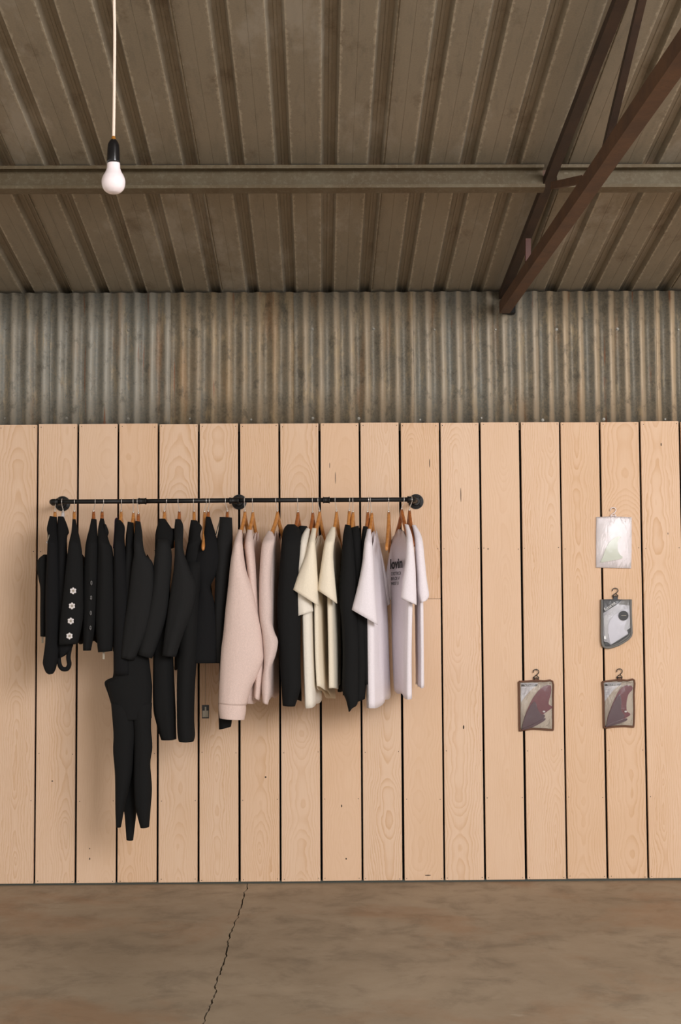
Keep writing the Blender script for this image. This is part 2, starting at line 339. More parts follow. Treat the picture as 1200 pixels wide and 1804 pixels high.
for k in range(-4, 20):                                     # nail heads in two rows of pairs
    for py in (750, 968, 1325, 1408, 1548):
        if py in (1325, 1408) and (k % 2 == 0) != (py == 1325): continue
        for s in (.016, P_-.016):
            z = W(600, py, 0).z+rnd.uniform(-.004, .004)
            r = bmesh.ops.create_cone(bm, cap_ends=True, segments=8, radius1=.0022, radius2=.0022, depth=.001)['verts']
            bmesh.ops.rotate(bm, verts=r, matrix=Matrix.Rotation(PI/2, 3, 'X'), cent=(0, 0, 0)); bmesh.ops.translate(bm, verts=r, vec=(k*P_+s+rnd.uniform(-.003, .003), -.0002, z))
frombm('nail_heads', bm, 'rustdark', wall)['kind'] = 'stuff'
bm = bmesh.new()
for px, py, h, w_ in [(591, 842, 22, 1.2), (757, 816, 16, 1.4), (812, 872, 26, 1.3), (581, 820, 10, 1), (1165, 783, 6, 2), (1177, 940, 4, 1.2), (817, 1281, 7, 2.5), (92, 1376, 2, 3), (158, 1495, 2, 2), (158, 1513, 4, 2), (468, 1369, 3, 3), (602, 1420, 5, 2), (334, 952, 3, 2), (860, 967, 3, 2), (754, 1542, 1.6, 11), (610, 1513, 3, 2.5)]:
    a = W(px, py, 0); r = bmesh.ops.create_icosphere(bm, subdivisions=2, radius=1)['verts']
    for v in r: v.co = Vector((a.x+v.co.x*w_/720, a.y-.0002+v.co.y*.0008, a.z+v.co.z*h/720))
frombm('wood_splits', bm, 'rustdark', wall, True)['kind'] = 'stuff'
# green packer strip beneath the boards
bm = bmesh.new(); box(bm, XA, XB, .008, .05, 0, .012); struct(frombm('baseboard_back', bm, plain('green_grey_strip', (62, 66, 58), .6)))
# corrugated sheets
edges_px = [-420, -130, 88, 305, 518, 733, 950, 1160, 1376, 1600, 1830]; warms = [.2, .15, .10, .80, .55, .38, .60, .62, .85, .5, .5]
PW = .0762; AMP = .009
for i in range(len(edges_px)-1):
    xa = W(edges_px[i]-4, 600, .03).x; xb = W(edges_px[i+1], 600, .03).x
    n = max(8, int((xb-xa)/.0045)); vs, fs = [], []
    lift = -.0025*(i % 2)
    cols = [xa+(xb-xa)*k/n for k in range(n+1)]; rows = [2.20, 2.45, 2.7, 2.897]
    for z in rows:
        for x in cols: vs.append((x+.0018*math.sin(z*9+i), .034+lift-AMP*math.cos(2*PI*(x-.02)/PW), z))
    if i == 6:                                   # the notch cut round the truss heel
        nx0, nx1 = W(876, 560, .03).x, W(902, 560, .03).x
    for r in range(3):
        for c in range(n):
            if i == 6 and r == 2 and nx0 < cols[c] < nx1: continue
            q = r*(n+1)+c; fs.append((q, q+1, q+n+2, q+n+1))
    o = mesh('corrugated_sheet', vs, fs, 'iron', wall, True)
    for nm, val in (('rnd', .1+.37*i % 1), ('warm', warms[i]), ('wave_shade', [.3, .3, .35, .2, .35, .5, .6, .85, .8, .8, .8][i])):
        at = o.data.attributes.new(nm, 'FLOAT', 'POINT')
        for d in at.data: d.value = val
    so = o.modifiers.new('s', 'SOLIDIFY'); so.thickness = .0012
rnd = random.Random(8); first = None
for k in range(-2, 14):
    for py, x0 in ((580, 4), (737, 2)):
        px = x0+107.3*k; p = W(px, py+rnd.uniform(-2, 2), .02); p.x = round((p.x-.02)/PW-.5)*PW+.02+PW*.5; p.y = .034-AMP-.0055 if False else .034-AMP*math.cos(2*PI*(p.x-.02)/PW)-.004
        if first is None:
            bm = bmesh.new(); bmesh.ops.create_cone(bm, cap_ends=True, segments=6, radius1=.0062, radius2=.005, depth=.007)
            bmesh.ops.create_cone(bm, cap_ends=True, segments=14, radius1=.0075, radius2=.0075, depth=.002, matrix=Matrix.Translation((0, 0, -.003)))
            bmesh.ops.rotate(bm, verts=bm.verts, matrix=Matrix.Rotation(PI/2, 3, 'X'), cent=(0, 0, 0)); first = frombm('roofing_screw', bm, 'screw', wall); s_ = first
        else: s_ = first.copy(); COL.objects.link(s_); s_.parent = wall
        s_.location = p
# roof: ribbed sheet, sloping up towards the viewer
RP = .1868; x_rib0 = W(577, 505, 0).x; n0 = -19
prof = []
for k in range(-24, 24):
    xc = x_rib0+k*RP
    for dx, dz, e in ((-.034, 0, 1), (-.0335, 0, 1), (-.021, .027, 0), (-.007, .027, 0), (-.004, .0245, 0), (.004, .0245, 0), (.007, .027, 0), (.021, .027, 0), (.0335, 0, 1), (.034, 0, 1), (.044, 0, .75), (.075, 0, 0), (.0925, 0, 0), (.0935, .0012, 0), (.0945, 0, 0), (.112, 0, 0), (.143, 0, .75)):
        prof.append((xc+dx, dz, e))
    if k % 4 == 3:                                # the side lap: a thin lip hanging under the rib edge
        pass
vs, fs, ed = [], [], []
for y in (.45, .02, -1.3, -3.0, -8.8):
    for x, dz, e in prof: vs.append((x-.0027*y*1.7, y, roofz(y)+dz)); ed.append(e)
npf = len(prof)
for r in range(4):
    for c in range(npf-1): fs.append((r*npf+c, r*npf+c+1, (r+1)*npf+c+1, (r+1)*npf+c))
ceil = struct(mesh('ceiling', vs, fs, 'roof')); at = ceil.data.attributes.new('edge', 'FLOAT', 'POINT')
for d, e in zip(at.data, ed): d.value = e
so = ceil.modifiers.new('s', 'SOLIDIFY'); so.thickness = .001; so.offset = 1
bm = bmesh.new()
for k in range(-23, 24, 4):
    xc = x_rib0+(k)*RP+.037
    pts = [(xc, .02), (xc, -8.8)]
    a = [bm.verts.new((xc+d-.0046*y, y, roofz(y)+h)) for y in (.02, -8.8) for d, h in ((0, .0), (0, -.006), (.0025, -.006), (.0025, 0))]
    for j in range(4): bm.faces.new((a[j], a[(j+1) % 4], a[4+(j+1) % 4], a[4+j]))
frombm('sheet_laps', bm, 'purlin', ceil)
# purlins
def purlin(y, XA, XB):
    z = roofz(y)-.003; t = .003; c9, s9 = math.cos(math.radians(9)), math.sin(math.radians(9))
    pr = [(.0, 0), (-.052, 0), (-.052, -.014), (-.049, -.014), (-.049, -t), (-t, -t), (-t, -.097), (-.049, -.097), (-.049, -.086), (-.052, -.086), (-.052, -.1), (0, -.1)]
    vs = []
    for x in (XA, XB):
        for a, b in pr: vs.append((x, y+a*c9+b*s9, z-a*s9+b*c9-.006))
    n = len(pr); fs = [(i, (i+1) % n, n+(i+1) % n, n+i) for i in range(n)]+[tuple(range(n))[::-1], tuple(range(n, 2*n))]
    bm = bmesh.new(); V = [bm.verts.new(v) for v in vs]
    for f in fs: bm.faces.new([V[i] for i in f])
    return frombm('purlin', bm, 'purlin')
xs_ = W(968, 318, -1.27).x
pu = purlin(-1.27, XA, xs_-.028); tag(pu, 'long length of galvanised steel channel purlin left of the truss, under the roof', 'beam')
pu = purlin(-1.27, xs_+.03, XB); tag(pu, 'short length of galvanised steel channel purlin right of the truss rafter', 'beam')
# steel truss
HEEL = W(890, 548, -.04); dch = -ray(519, 1066); dra = -ray(512, 1460); nrm = dch.cross(Vector((0, 0, 1))).normalized()
def T(px, py):
    d = ray(px, py); return CAM + d*((HEEL-CAM).dot(nrm)/d.dot(nrm))
tr = thing('roof_truss', 'rust-brown steel angle truss rising from the corrugated wall at the upper right', 'truss', HEEL)
def angle(name, a, b, w1, w2, mat, parent=tr, t=.006, off=0, flip=-1):
    d = (b-a).normalized(); s = nrm*flip; u = s.cross(d).normalized()
    if u.z < 0: u = -u
    pr = [(-w1/2, 0), (w1/2, 0), (w1/2, t), (-w1/2+t, t), (-w1/2+t, w2), (-w1/2, w2)]
    bm = bmesh.new(); A = [bm.verts.new(a+s*(x+off)+u*y) for x, y in pr]; Bv = [bm.verts.new(b+s*(x+off)+u*y) for x, y in pr]
    n = len(pr)
    for i in range(n): bm.faces.new((A[i], A[(i+1) % n], Bv[(i+1) % n], Bv[i]))
    bm.faces.new(A[::-1]); bm.faces.new(Bv); return frombm(name, bm, mat, parent)
cb = T(1200, 112); angle('tie_beam', T(889, 552), T(889, 552)+(cb-T(889, 552))*1.9, .052, .058, 'rust')
rb = T(1097, 0); angle('rafter', T(884, 532), T(884, 532)+(rb-T(884, 532))*1.8, .040, .034, 'rustdark')
angle('web_strut', T(1055, 303), T(1055, 303)+(T(1127, 0)-T(1055, 303))*1.02, .024, .026, 'rustdark', off=.01)
angle('web_strut', T(976, 333), T(1032, 322), .026, .028, 'rust', off=.0)
angle('cleat', T(931, 480), T(931, 420), .024, .02, 'redsteel', off=-.0)
bm = bmesh.new(); a = T(876, 505); box(bm, a.x, a.x+.06, -.02, .04, W(885, 552, 0).z, a.z); frombm('notch_dark', bm, 'dark', tr)  # added black box stands in for the dark of the notch
py_ = -1.262; a, b = W(921, 306, py_), W(1012, 304, py_)
bm = bmesh.new(); box(bm, a.x, b.x, py_-.006, py_, a.z-.016, a.z+.012); pc = frombm('cleat_plate', bm, 'rust', tr)
for px in (932, 997):
    q = W(px, 307, py_-.008); bm = bmesh.new(); bmesh.ops.create_cone(bm, cap_ends=True, segments=6, radius1=.011, radius2=.009, depth=.012, matrix=Matrix.Translation(q) @ Matrix.Rotation(PI/2, 4, 'X')); frombm('bolt', bm, 'purlin', pc)

# ------------------------------------------------------------------ pendant bulb
YB = -3.40
base = W(200, 245, YB)
pl = thing('pendant_bulb', 'bare opal light bulb in a glossy black socket on a white fabric cord', 'lamp', base)
s = 3.571/FPX
zt = roofz(YB)+.02
tubeobj('cord', [(p[0], YB, p[1]) for p in spline([(base.x, base.z-.002), (W(201, 180, YB).x, W(201, 180, YB).z), (W(202, 60, YB).x, W(202, 60, YB).z), (W(201, -40, YB).x, W(201, -40, YB).z), (W(201, -40, YB).x, max(zt, W(201, -40, YB).z+.05))], 8)], 2.7*s, 'cord', pl)
def lathe(name, prof, cx, cy_, mat, parent, seg=36):
    vs, fs = [], []
    for r, z in prof:
        for k in range(seg): vs.append((cx+r*math.cos(2*PI*k/seg), cy_+r*math.sin(2*PI*k/seg), z))
    for i in range(len(prof)-1):
        for k in range(seg): fs.append((i*seg+k, i*seg+(k+1) % seg, (i+1)*seg+(k+1) % seg, (i+1)*seg+k))
    fs.append(tuple(range(seg))); fs.append(tuple(range((len(prof)-1)*seg, len(prof)*seg))[::-1])
    bm = bmesh.new(); V = [bm.verts.new(v) for v in vs]
    for f in fs: bm.faces.new([V[i] for i in f])
    return frombm(name, bm, mat, parent, True)
def bz(py): return W(200, py, YB).z
lathe('cord_grip', [(2.8*s, bz(240)), (3.4*s, bz(242)), (4.6*s, bz(246)), (6*s, bz(250))], base.x, YB, 'amber', pl)
lathe('socket', [(4.4*s, bz(245.5)), (7*s, bz(248.5)), (9*s, bz(252)), (10.3*s, bz(256)), (10.8*s, bz(262)), (11.2*s, bz(270)), (11.6*s, bz(284)), (11.4*s, bz(288)), (9*s, bz(288.5))], base.x, YB, 'socket', pl)
lathe('bulb', [(p[0]*s, bz(p[1])) for p in spline([(8.5, 283), (10.5, 285), (11.6, 290), (12.2, 297), (15, 304), (18.5, 310), (20.7, 316), (21.3, 321), (20.4, 328), (17.3, 334.5), (11.5, 339.3), (5, 341.2), (.6, 341.5)], 5)], base.x+.3*s, YB, 'bulb', pl)

# ------------------------------------------------------------------ pipe rail
YR = -.275
rail = thing('pipe_clothes_rail', 'long black iron pipe clothes rail fixed to the pine boards by three round flanges', 'clothes rail', W(421, 884, 0))
PR = .0108
L_, C_, E_ = W(91.5, 884, YR), W(413, 881.5, YR), W(729, 880, YR)
def barz(px): return W(px, 884-(px-91)*.0063, YR)
tubeobj('pipe', [L_, barz(249)], PR, 'pipe', rail, 16); tubeobj('pipe', [barz(249), C_], PR, 'pipe', rail, 16)
tubeobj('pipe', [C_, barz(575)], PR, 'pipe', rail, 16); tubeobj('pipe', [barz(575), E_], PR, 'pipe', rail, 16)
for px, w_ in ((251, 7), (575, 6)):
    a, b = barz(px-w_), barz(px+w_); tubeobj('coupling', [a, a.lerp(b, .15), a.lerp(b, .16), a.lerp(b, .84), a.lerp(b, .85), b], [.0155, .0155, .0138, .0138, .0155, .0155], 'pipe', rail, 16)
for px, py, end in ((110.5, 887.5, L_), (421.5, 884.5, C_), (733, 883.8, E_)):
    c = W(px, py, 0); bm = bmesh.new()
    q = [(c.x, -.0005, c.z), (c.x, -.006, c.z), (c.x, -.0062, c.z), (c.x, -.010, c.z), (c.x, -.022, c.z)]
    tube(bm, q, [.037, .037, .035, .022, .018], 40); fl = frombm('flange', bm, 'pipe', rail, False)
    tubeobj('stand_off', [(c.x, -.015, c.z), (end.x, YR+.03, end.z)], PR, 'pipe', rail, 16)
    bm = bmesh.new()
    if end is C_: tube(bm, [barz(404), barz(407), barz(407.2), barz(418), barz(418.2), barz(421)], [.0155, .0155, .0138, .0138, .0155, .0155], 16); tube(bm, [end+Vector((.002, .035, 0)), end], .0142, 16); frombm('tee_joint', bm, 'pipe', rail, True)
    else:
        sgn = 1 if end is L_ else -1
        tube(bm, [end+Vector((0, .04, 0)), end+Vector((0, .03, 0)), end+Vector((0, .012, 0)), end+Vector((sgn*.004, .004, 0)), end+Vector((sgn*.014, 0, 0)), end+Vector((sgn*.03, 0, 0))], [.0165, .014, .0145, .0145, .014, .0165], 16); frombm('elbow', bm, 'pipe', rail, True)
    for k in range(4):
        an = PI/4+k*PI/2; bm = bmesh.new(); bmesh.ops.create_uvsphere(bm, u_segments=10, v_segments=6, radius=.0045, matrix=Matrix.Translation((c.x+.0275*math.cos(an), -.0075, c.z+.0275*math.sin(an)))); frombm('screw_head', bm, 'pipe', fl, True)

# ------------------------------------------------------------------ hangers
def hanger(px, label, tx, mat='hang', droop=.155, wire='chrome', grp='hangers on the pipe rail', tilt=0, body=True, neck=902, half=.172):
    """px = pixel where the hook crosses the rail; tx = pixel offset of the nearer tip; arms run from the wall side to the room side"""
    top = barz(px); n = W(px+tilt, neck, YR)
    root = thing('clothes_hanger', label, 'hanger', (n.x, n.y, n.z), grp)
    dxn = W(px+tilt+tx, 960, YR-.172).x-n.x            # how far the nearer tip swings sideways
    ax = Vector((dxn, -.172, 0)); ax = ax/ax.length
    # hook: up from the neck, over the pipe
    rr = PR+.0025; pts = [n+Vector((0, 0, -.006)), n+Vector((0, 0, .014)), n.lerp(top, .45)+ax*.004]
    for k in range(0, 11):
        an = -PI*.32+k*PI*1.12/10; pts.append(top+ax*(rr*math.cos(an)*1.0)+Vector((0, 0, rr*math.sin(an)*1.0)))
    tubeobj('hook', pts, .0016, wire, root, 6)
    if not body: return root
    bm = bmesh.new(); rings = []; nn_ = 15; sd = Vector((ax.y, -ax.x, 0))
    for i in range(-nn_, nn_+1):
        u = i/nn_; r = half*u; a = abs(u)
        z = -droop*(a**.85)-.004; hh = .020*(1-.35*a)+.004*(1 if a > .93 else 0); ww = .0082
        if i in (-nn_, nn_): hh *= .5; ww *= .6
        bow = sd*(.004*(a**2))
        c = n+ax*r+bow+Vector((0, 0, z-.010))
        rings.append([bm.verts.new(c+sd*(ww*math.copysign(abs(math.cos(t))**.6, math.cos(t)))+Vector((0, 0, hh*math.sin(t)))) for t in [2*PI*k/12 for k in range(12)]])
    for a_, b_ in zip(rings, rings[1:]):
        for k in range(12): bm.faces.new((a_[k], a_[(k+1) % 12], b_[(k+1) % 12], b_[k]))
    bm.faces.new(rings[0][::-1]); bm.faces.new(rings[-1])
    frombm('frame', bm, mat, root, True)
    tubeobj('ferrule', [n+Vector((0, 0, -.002)), n+Vector((0, 0, .010))], .0035, wire, root, 8)
    return root

# ------------------------------------------------------------------ garments
def yfun(py, yn=-.46):
    """the cloth comes forward from the collar to the shoulder tip"""
    t = min(1, max(0, (py-912)/45)); return (-.335)*(1-t)+yn*t
def sleeve(name, rows, mat, parent, yn=-.46, d=.035, seed=0, fl=True, seg=28, fold=.05, n=5, back=0):
    """a tube of cloth through rows of (left x, left y, right x, right y), round in section, open at the hem"""
    R = spline(rows, n); vs, fs = [], []; rn = random.Random(seed); ph = [rn.uniform(0, 6.3) for _ in range(4)]
    for i, (lx, ly, rx, ry) in enumerate(R):
        Y = (yfun((ly+ry)/2, yn) if fl else yn)
        A, B = W(lx, ly, Y), W(rx, ry, Y); c = (A+B)/2; h = (B-A)/2; t = i/(len(R)-1)
        dd = d*min(1, .62+t*4)*(.8+.4*min(1, h.length/.05))
        for k in range(seg):
            th = 2*PI*k/seg; w_ = fold*min(1, t*3)
            m = 1+w_*math.sin(3*th+ph[0]+t*2.5)+w_*.6*math.sin(5*th+ph[1]-t*3)+w_*.4*math.sin(9*th+ph[2]+t*5)
            sx = math.cos(th)*(1+.02*math.sin(7*t+ph[3])); vs.append(c+h*sx+Vector((0, dd*math.sin(th)*m, 0)))
    for i in range(len(R)-1):
        for k in range(seg): fs.append((i*seg+k, i*seg+(k+1) % seg, (i+1)*seg+(k+1) % seg, (i+1)*seg+k))
    fs.append(tuple(range(seg))[::-1])
    bm = bmesh.new(); V = [bm.verts.new(v) for v in vs]
    for f in fs: bm.faces.new([V[i] for i in f])
    o = frombm(name, bm, mat, parent, True); m = o.modifiers.new('s', 'SOLIDIFY'); m.thickness = .0022; m.offset = -1
    return o
def bodice(name, near, far, th, mat, parent, yn=-.455, yf=-.10, rise=.075, seed=0, wob=.010, nu=40, nr=6, neck=.17):
    """front and back panels hanging between the nearer and the farther side seam; rows of (x, y) pixels"""
    Nn = spline(near, nr); Ff = spline(far, nr); m_ = min(len(Nn), len(Ff)); rn = random.Random(seed); ph = [rn.uniform(0, 6.3) for _ in range(5)]
    rows = []
    for i in range(m_):
        t = i/(m_-1); A = W(Nn[i][0], Nn[i][1], yn); B = W(Ff[i][0], Ff[i][1], yf); ax = B-A; ax.z = 0; ax.normalize(); sd = Vector((-ax.y, ax.x, 0))
        thk = th*(.25+.75*min(1, t*3)); ring = []
        for side in (1, -1):
            for k in range(nu):
                u = k/nu if side == 1 else 1-k/nu
                e = (1-abs(2*u-1)**6)
                pos = A.lerp(B, u); a = abs(2*u-1)
                up = rise*(1-a)/(1-neck) if a > neck else rise*(1 - .55*(1-(a/neck)**2)*(1 if side == -1 else .35))
                pos.z += up*max(0, 1-t*2.2)**1.3
                off = thk/2*side*(.35+.65*e)*(1+.25*math.sin(9*u+ph[0]+side)*t)
                wv = wob*t*(math.sin(7*u+ph[1])+.6*math.sin(15*u+ph[2]+t*1.5))*e
                ring.append(pos+sd*(off+wv)+Vector((0, 0, (.006*math.sin(11*u+ph[3])*t if i == m_-1 else 0))))
        rows.append(ring)
    bm = bmesh.new(); V = [[bm.verts.new(v) for v in r] for r in rows]; s_ = len(V[0])
    for a, b in zip(V, V[1:]):
        for k in range(s_): bm.faces.new((a[k], a[(k+1) % s_], b[(k+1) % s_], b[k]))
    o = frombm(name, bm, mat, parent, True); m = o.modifiers.new('s', 'SOLIDIFY'); m.thickness = .002; m.offset = 0
    return o
def simple_body(cx, y0, y1, mat, parent, th=.045, sh=None, seed=0, lean=0, **k):
    """side seams from the nearer centre line; the far seam falls towards the view's centre by true perspective"""
    f = (574-cx)*.056 if sh is None else sh
    ys = [y0, y0+(y1-y0)*.3, y0+(y1-y0)*.65, y1]
    near = [(cx+lean*i/3, y) for i, y in enumerate(ys)]; far = [(cx+f+lean*i/3, y+(1066-y)*.056*.9) for i, y in enumerate(ys)]
    k.setdefault('rise', .03); k.setdefault('wob', .005); return bodice('torso', near, far, th, mat, parent, seed=seed, **k)
def garment(name, label, cat, px, py, group=None): return thing(name, label, cat, W(px, py, -.30), group)
GB, GP, GC, GW = 'black clothes at the left of the rail', 'pale pink sweatshirts', 'cream T-shirts', 'white T-shirts'

# 1 bodysuit at the far left
g = garment('bodysuit', 'leftmost black garment, a bodysuit with a silver strap ring and a rounded seat', 'bodysuit', 98, 915, GB)
sleeve('torso', [(88, 909, 100, 911), (83, 930, 101, 935), (84, 944, 102, 950), (83, 975, 103, 975), (80, 1050, 105, 1050), (80, 1124, 104, 1120), (76.5, 1158, 103, 1150), (76, 1170, 100, 1170), (81, 1184, 97, 1181), (87, 1188, 93, 1187)], 'blk2', g, seed=1, d=.03, n=6)
sleeve('sleeve', [(77, 977, 85, 977), (68, 985, 86, 988), (65, 996, 88, 1000), (67.5, 1018, 90, 1020), (71, 1038, 90, 1040), (71, 1080, 86, 1080), (71.5, 1121, 83, 1122)], 'blk', g, yn=-.41, fl=False, seed=2, d=.03)
q = W(84.5, 955, -.47); tubeobj('strap_ring', [q+Vector((.0055*math.cos(t), 0, .0055*math.sin(t))) for t in [2*PI*k/14 for k in range(15)]], .0016, 'steel', g, 6)
tubeobj('strap', [W(86.5, 942, -.46), W(85.3, 949, -.465), W(84.8, 953, -.47)], .0018, 'tag', g, 6)
bm = bmesh.new(); a = W(73.5, 1122, -.41); box(bm, a.x-.0, a.x+.008, a.y, a.y+.001, a.z-.028, a.z); frombm('care_tag', bm, 'tag', g)
# 2
g = garment('camisole_top', 'black strappy top, second from the left, ending in a hanging strap loop', 'top', 109, 915, GB)
sleeve('torso', [(102, 910, 112, 910), (101, 922, 118, 924), (100, 940, 121.5, 938), (101, 952, 118, 948), (101, 990, 119, 990), (101, 1060, 124, 1060), (101, 1120, 129, 1125), (102, 1145, 127, 1142), (104, 1160, 118, 1152)], 'blk2', g, yn=-.44, seed=3, d=.03)
tubeobj('strap_loop', [W(x, y, -.44) for x, y in spline([(105, 1140), (103.5, 1158), (105, 1171), (109, 1177.5), (114, 1179), (119, 1177.5), (122, 1170), (120.5, 1158), (123, 1142)], 5)], .0105, 'blk2', g, 10)
simple_body(110, 985, 1090, 'blk2', g, th=.03, seed=3)
# 3 flower cardigan
def flower(px, py, Y, r, mat, parent, sx=1.0):
    c = W(px, py, Y); bm = bmesh.new()
    for k in range(6):
        a = PI/6+k*PI/3; rr = bmesh.ops.create_uvsphere(bm, u_segments=10, v_segments=8, radius=1)['verts']
        for v in rr: v.co = Vector((c.x+sx*(r*.62*math.cos(a)+v.co.x*r*.36), c.y+v.co.y*.002, c.z+r*.62*math.sin(a)+v.co.z*r*.36))
    f = frombm('flower_button', bm, mat, parent, True)
    bm = bmesh.new(); rr = bmesh.ops.create_uvsphere(bm, u_segments=10, v_segments=8, radius=1)['verts']
    for v in rr: v.co = Vector((c.x+sx*v.co.x*r*.3, c.y-.0012+v.co.y*.002, c.z+v.co.z*r*.3))
    frombm('button_centre', bm, 'tag' if mat == 'flower' else 'ink', f, True)
g = garment('cardigan', 'black cardigan with four white flower-shaped buttons down its edge', 'cardigan', 131, 918, GB)
sleeve('sleeve', [(128, 915, 133, 915), (126, 938, 138, 938), (122, 955, 142, 955), (117, 990, 146, 985), (112, 1040, 147, 1040), (107, 1090, 146, 1090), (104, 1136, 137, 1134)], 'blk', g, yn=-.485, seed=4, d=.03)
simple_body(128, 985, 1134, 'blk', g, th=.035, seed=4)
for px, py in ((128.8, 1041), (126.7, 1067.5), (124.6, 1094), (122.4, 1120.5)): flower(px, py, -.523, .0158, 'flower', g)
# 4,5
g = garment('cardigan', 'black cardigan with small grey flower buttons half hidden at its edge', 'cardigan', 168, 918, GB)
sleeve('sleeve', [(161, 914, 170, 915), (158, 930, 171, 932), (153, 950, 172, 950), (150, 970, 173, 970), (147, 1030, 172, 1030), (146, 1100, 168, 1100), (146.5, 1146, 160, 1146)], 'blk', g, seed=5, d=.03)
simple_body(155, 990, 1132, 'blk', g, th=.035, seed=5)
for py in (1027, 1053, 1080, 1106): flower(161-(py-1027)*.02, py, -.503, .0112, 'flowerd', g, .45)
g = garment('long_sleeve_top', 'black long-sleeved top whose sleeve ends above a small white care tag', 'top', 183, 918, GB)
sleeve('sleeve', [(177, 913, 183, 914), (173, 932, 187, 934), (172, 956, 193, 956), (172, 975, 199, 972), (170, 1040, 202, 1040), (169, 1100, 201, 1100), (173, 1149, 198, 1147)], 'blk', g, seed=6, d=.035)
sleeve('collar', [(184, 922, 187, 924), (183, 934, 191.5, 937), (183, 946, 189, 946)], 'blk', g, yn=-.40, seed=66, d=.015, fl=False)
simple_body(182, 985, 1120, 'blk', g, th=.035, seed=6, lean=-10)
bm = bmesh.new(); a = W(181, 1148, -.45); box(bm, a.x, a.x+.009, a.y, a.y+.001, a.z-.034, a.z); frombm('care_tag', bm, 'tag', g)
# 6
g = garment('zip_jacket', 'black jacket with a thin purple stripe down its left edge', 'jacket', 214, 920, GB)
sleeve('sleeve', [(204, 913, 213, 917), (202, 935, 219.5, 928), (201, 952, 219, 950), (200, 975, 222, 975), (199, 1050, 228, 1050), (200, 1120, 230, 1120), (200.5, 1188, 232, 1188)], 'blk2', g, seed=7, d=.04)
tubeobj('purple_stripe', [W(x, y, yfun(y)-.012) for x, y in spline([(206, 913), (203.5, 917), (202.8, 935), (201.5, 953), (200.5, 966)], 4)], .0042, 'purple', g, 8)
simple_body(205, 985, 1150, 'blk2', g, th=.045, seed=7)
# 7 jumpsuit
g = garment('jumpsuit', 'black jumpsuit, the longest garment, its flared trouser legs hanging to three points', 'jumpsuit', 235, 925, GB)
sleeve('bodice', [(225, 919, 235, 921), (222, 945, 237, 945), (220, 975, 240, 975), (207, 1080, 250, 1080), (202, 1160, 262, 1160), (199, 1193, 266, 1193), (190, 1200, 268, 1208), (190, 1214, 268.5, 1218), (196, 1241, 268, 1241), (198, 1270, 268, 1265)], 'blk', g, yn=-.43, seed=8, d=.05)
sleeve('waist_corner', [(196, 1194, 206, 1194), (184.5, 1202, 210, 1206), (190, 1222, 212, 1224), (197, 1245, 214, 1246)], 'blk', g, yn=-.42, fl=False, seed=9, d=.012, fold=.01)
sleeve('trouser_leg', [(196, 1238, 236, 1238), (200, 1291, 238, 1290), (199, 1323, 236, 1323), (202.5, 1367, 232, 1367), (203.5, 1425, 220, 1420), (204.7, 1455.5, 213, 1457)], 'blk', g, yn=-.45, fl=False, seed=10, d=.035, fold=.03)
sleeve('trouser_leg', [(228, 1238, 268, 1238), (235, 1280, 266.5, 1280), (236, 1319, 268.8, 1316), (236, 1345, 265, 1345), (236, 1388, 267.5, 1388), (239, 1423, 265.5, 1423), (247.5, 1458, 263, 1456.5)], 'blk', g, yn=-.45, fl=False, seed=11, d=.035, fold=.03)
sleeve('trouser_leg', [(205, 1238, 262, 1238), (208, 1340, 260, 1340), (217, 1420, 243, 1415), (220, 1440, 239.5, 1440), (223, 1479, 234.5, 1480)], 'blk', g, yn=-.38, fl=False, seed=12, d=.03, fold=.03)
# 8
g = garment('sweatshirt', 'charcoal black sweatshirt, one sleeve swinging down left across the jumpsuit', 'sweatshirt', 243, 922, GB)
sleeve('sleeve', [(239, 918, 247.5, 919), (237, 940, 250.5, 938), (236, 960, 252, 960), (236, 978, 257, 978), (232, 1000, 270, 995), (226, 1050, 272, 1050), (217, 1110, 262, 1110), (213, 1158, 237, 1163)], 'char', g, yn=-.49, seed=13, d=.035)
simple_body(246, 985, 1160, 'blk', g, th=.05, seed=13)
# 9
g = garment('hooded_dress', 'black hooded dress with a charcoal sleeve, its slanted hem lowest beside the jumpsuit', 'dress', 293, 920, GB)
sleeve('hood', [(281, 914, 291, 914), (275, 935, 301, 929), (273, 950, 306, 938), (273, 975, 306, 965)], 'blk', g, yn=-.44, seed=14, d=.03)
sleeve('sleeve', [(278, 950, 297, 950), (272, 983, 303, 980), (266, 1030, 300, 1030), (257, 1080, 294, 1085), (242, 1152, 268, 1160)], 'char', g, yn=-.48, seed=15, d=.035)
sleeve('skirt', [(275, 960, 300, 960), (272, 1050, 300, 1050), (270, 1150, 305, 1150), (270, 1240, 309, 1240), (276, 1275, 310, 1275), (284, 1303, 311, 1302)], 'blk', g, yn=-.40, seed=16, d=.05, fl=False)
sleeve('skirt_corner', [(272, 1250, 286, 1250), (276, 1275, 288, 1275), (278, 1292, 287, 1293)], 'blk', g, yn=-.38, seed=16, d=.02, fl=False)
# 10
g = garment('sweatshirt', 'charcoal black sweatshirt with a wide sleeve, third hanger left of the empty one', 'sweatshirt', 314, 920, GB)
sleeve('sleeve', [(309, 915, 318, 915), (307, 938, 323, 928), (308, 965, 323, 967), (306, 1000, 335, 1003), (301, 1035, 346, 1032), (296, 1075, 340, 1075), (290, 1120, 322, 1120), (286, 1155, 310, 1157)], 'char', g, yn=-.49, seed=17, d=.04)
sleeve('collar', [(300, 931, 309, 931), (300, 945, 309, 945), (303, 965, 312, 965)], 'blk', g, yn=-.36, seed=67, d=.02, fl=False)
simple_body(316, 985, 1180, 'blk', g, th=.05, seed=17)
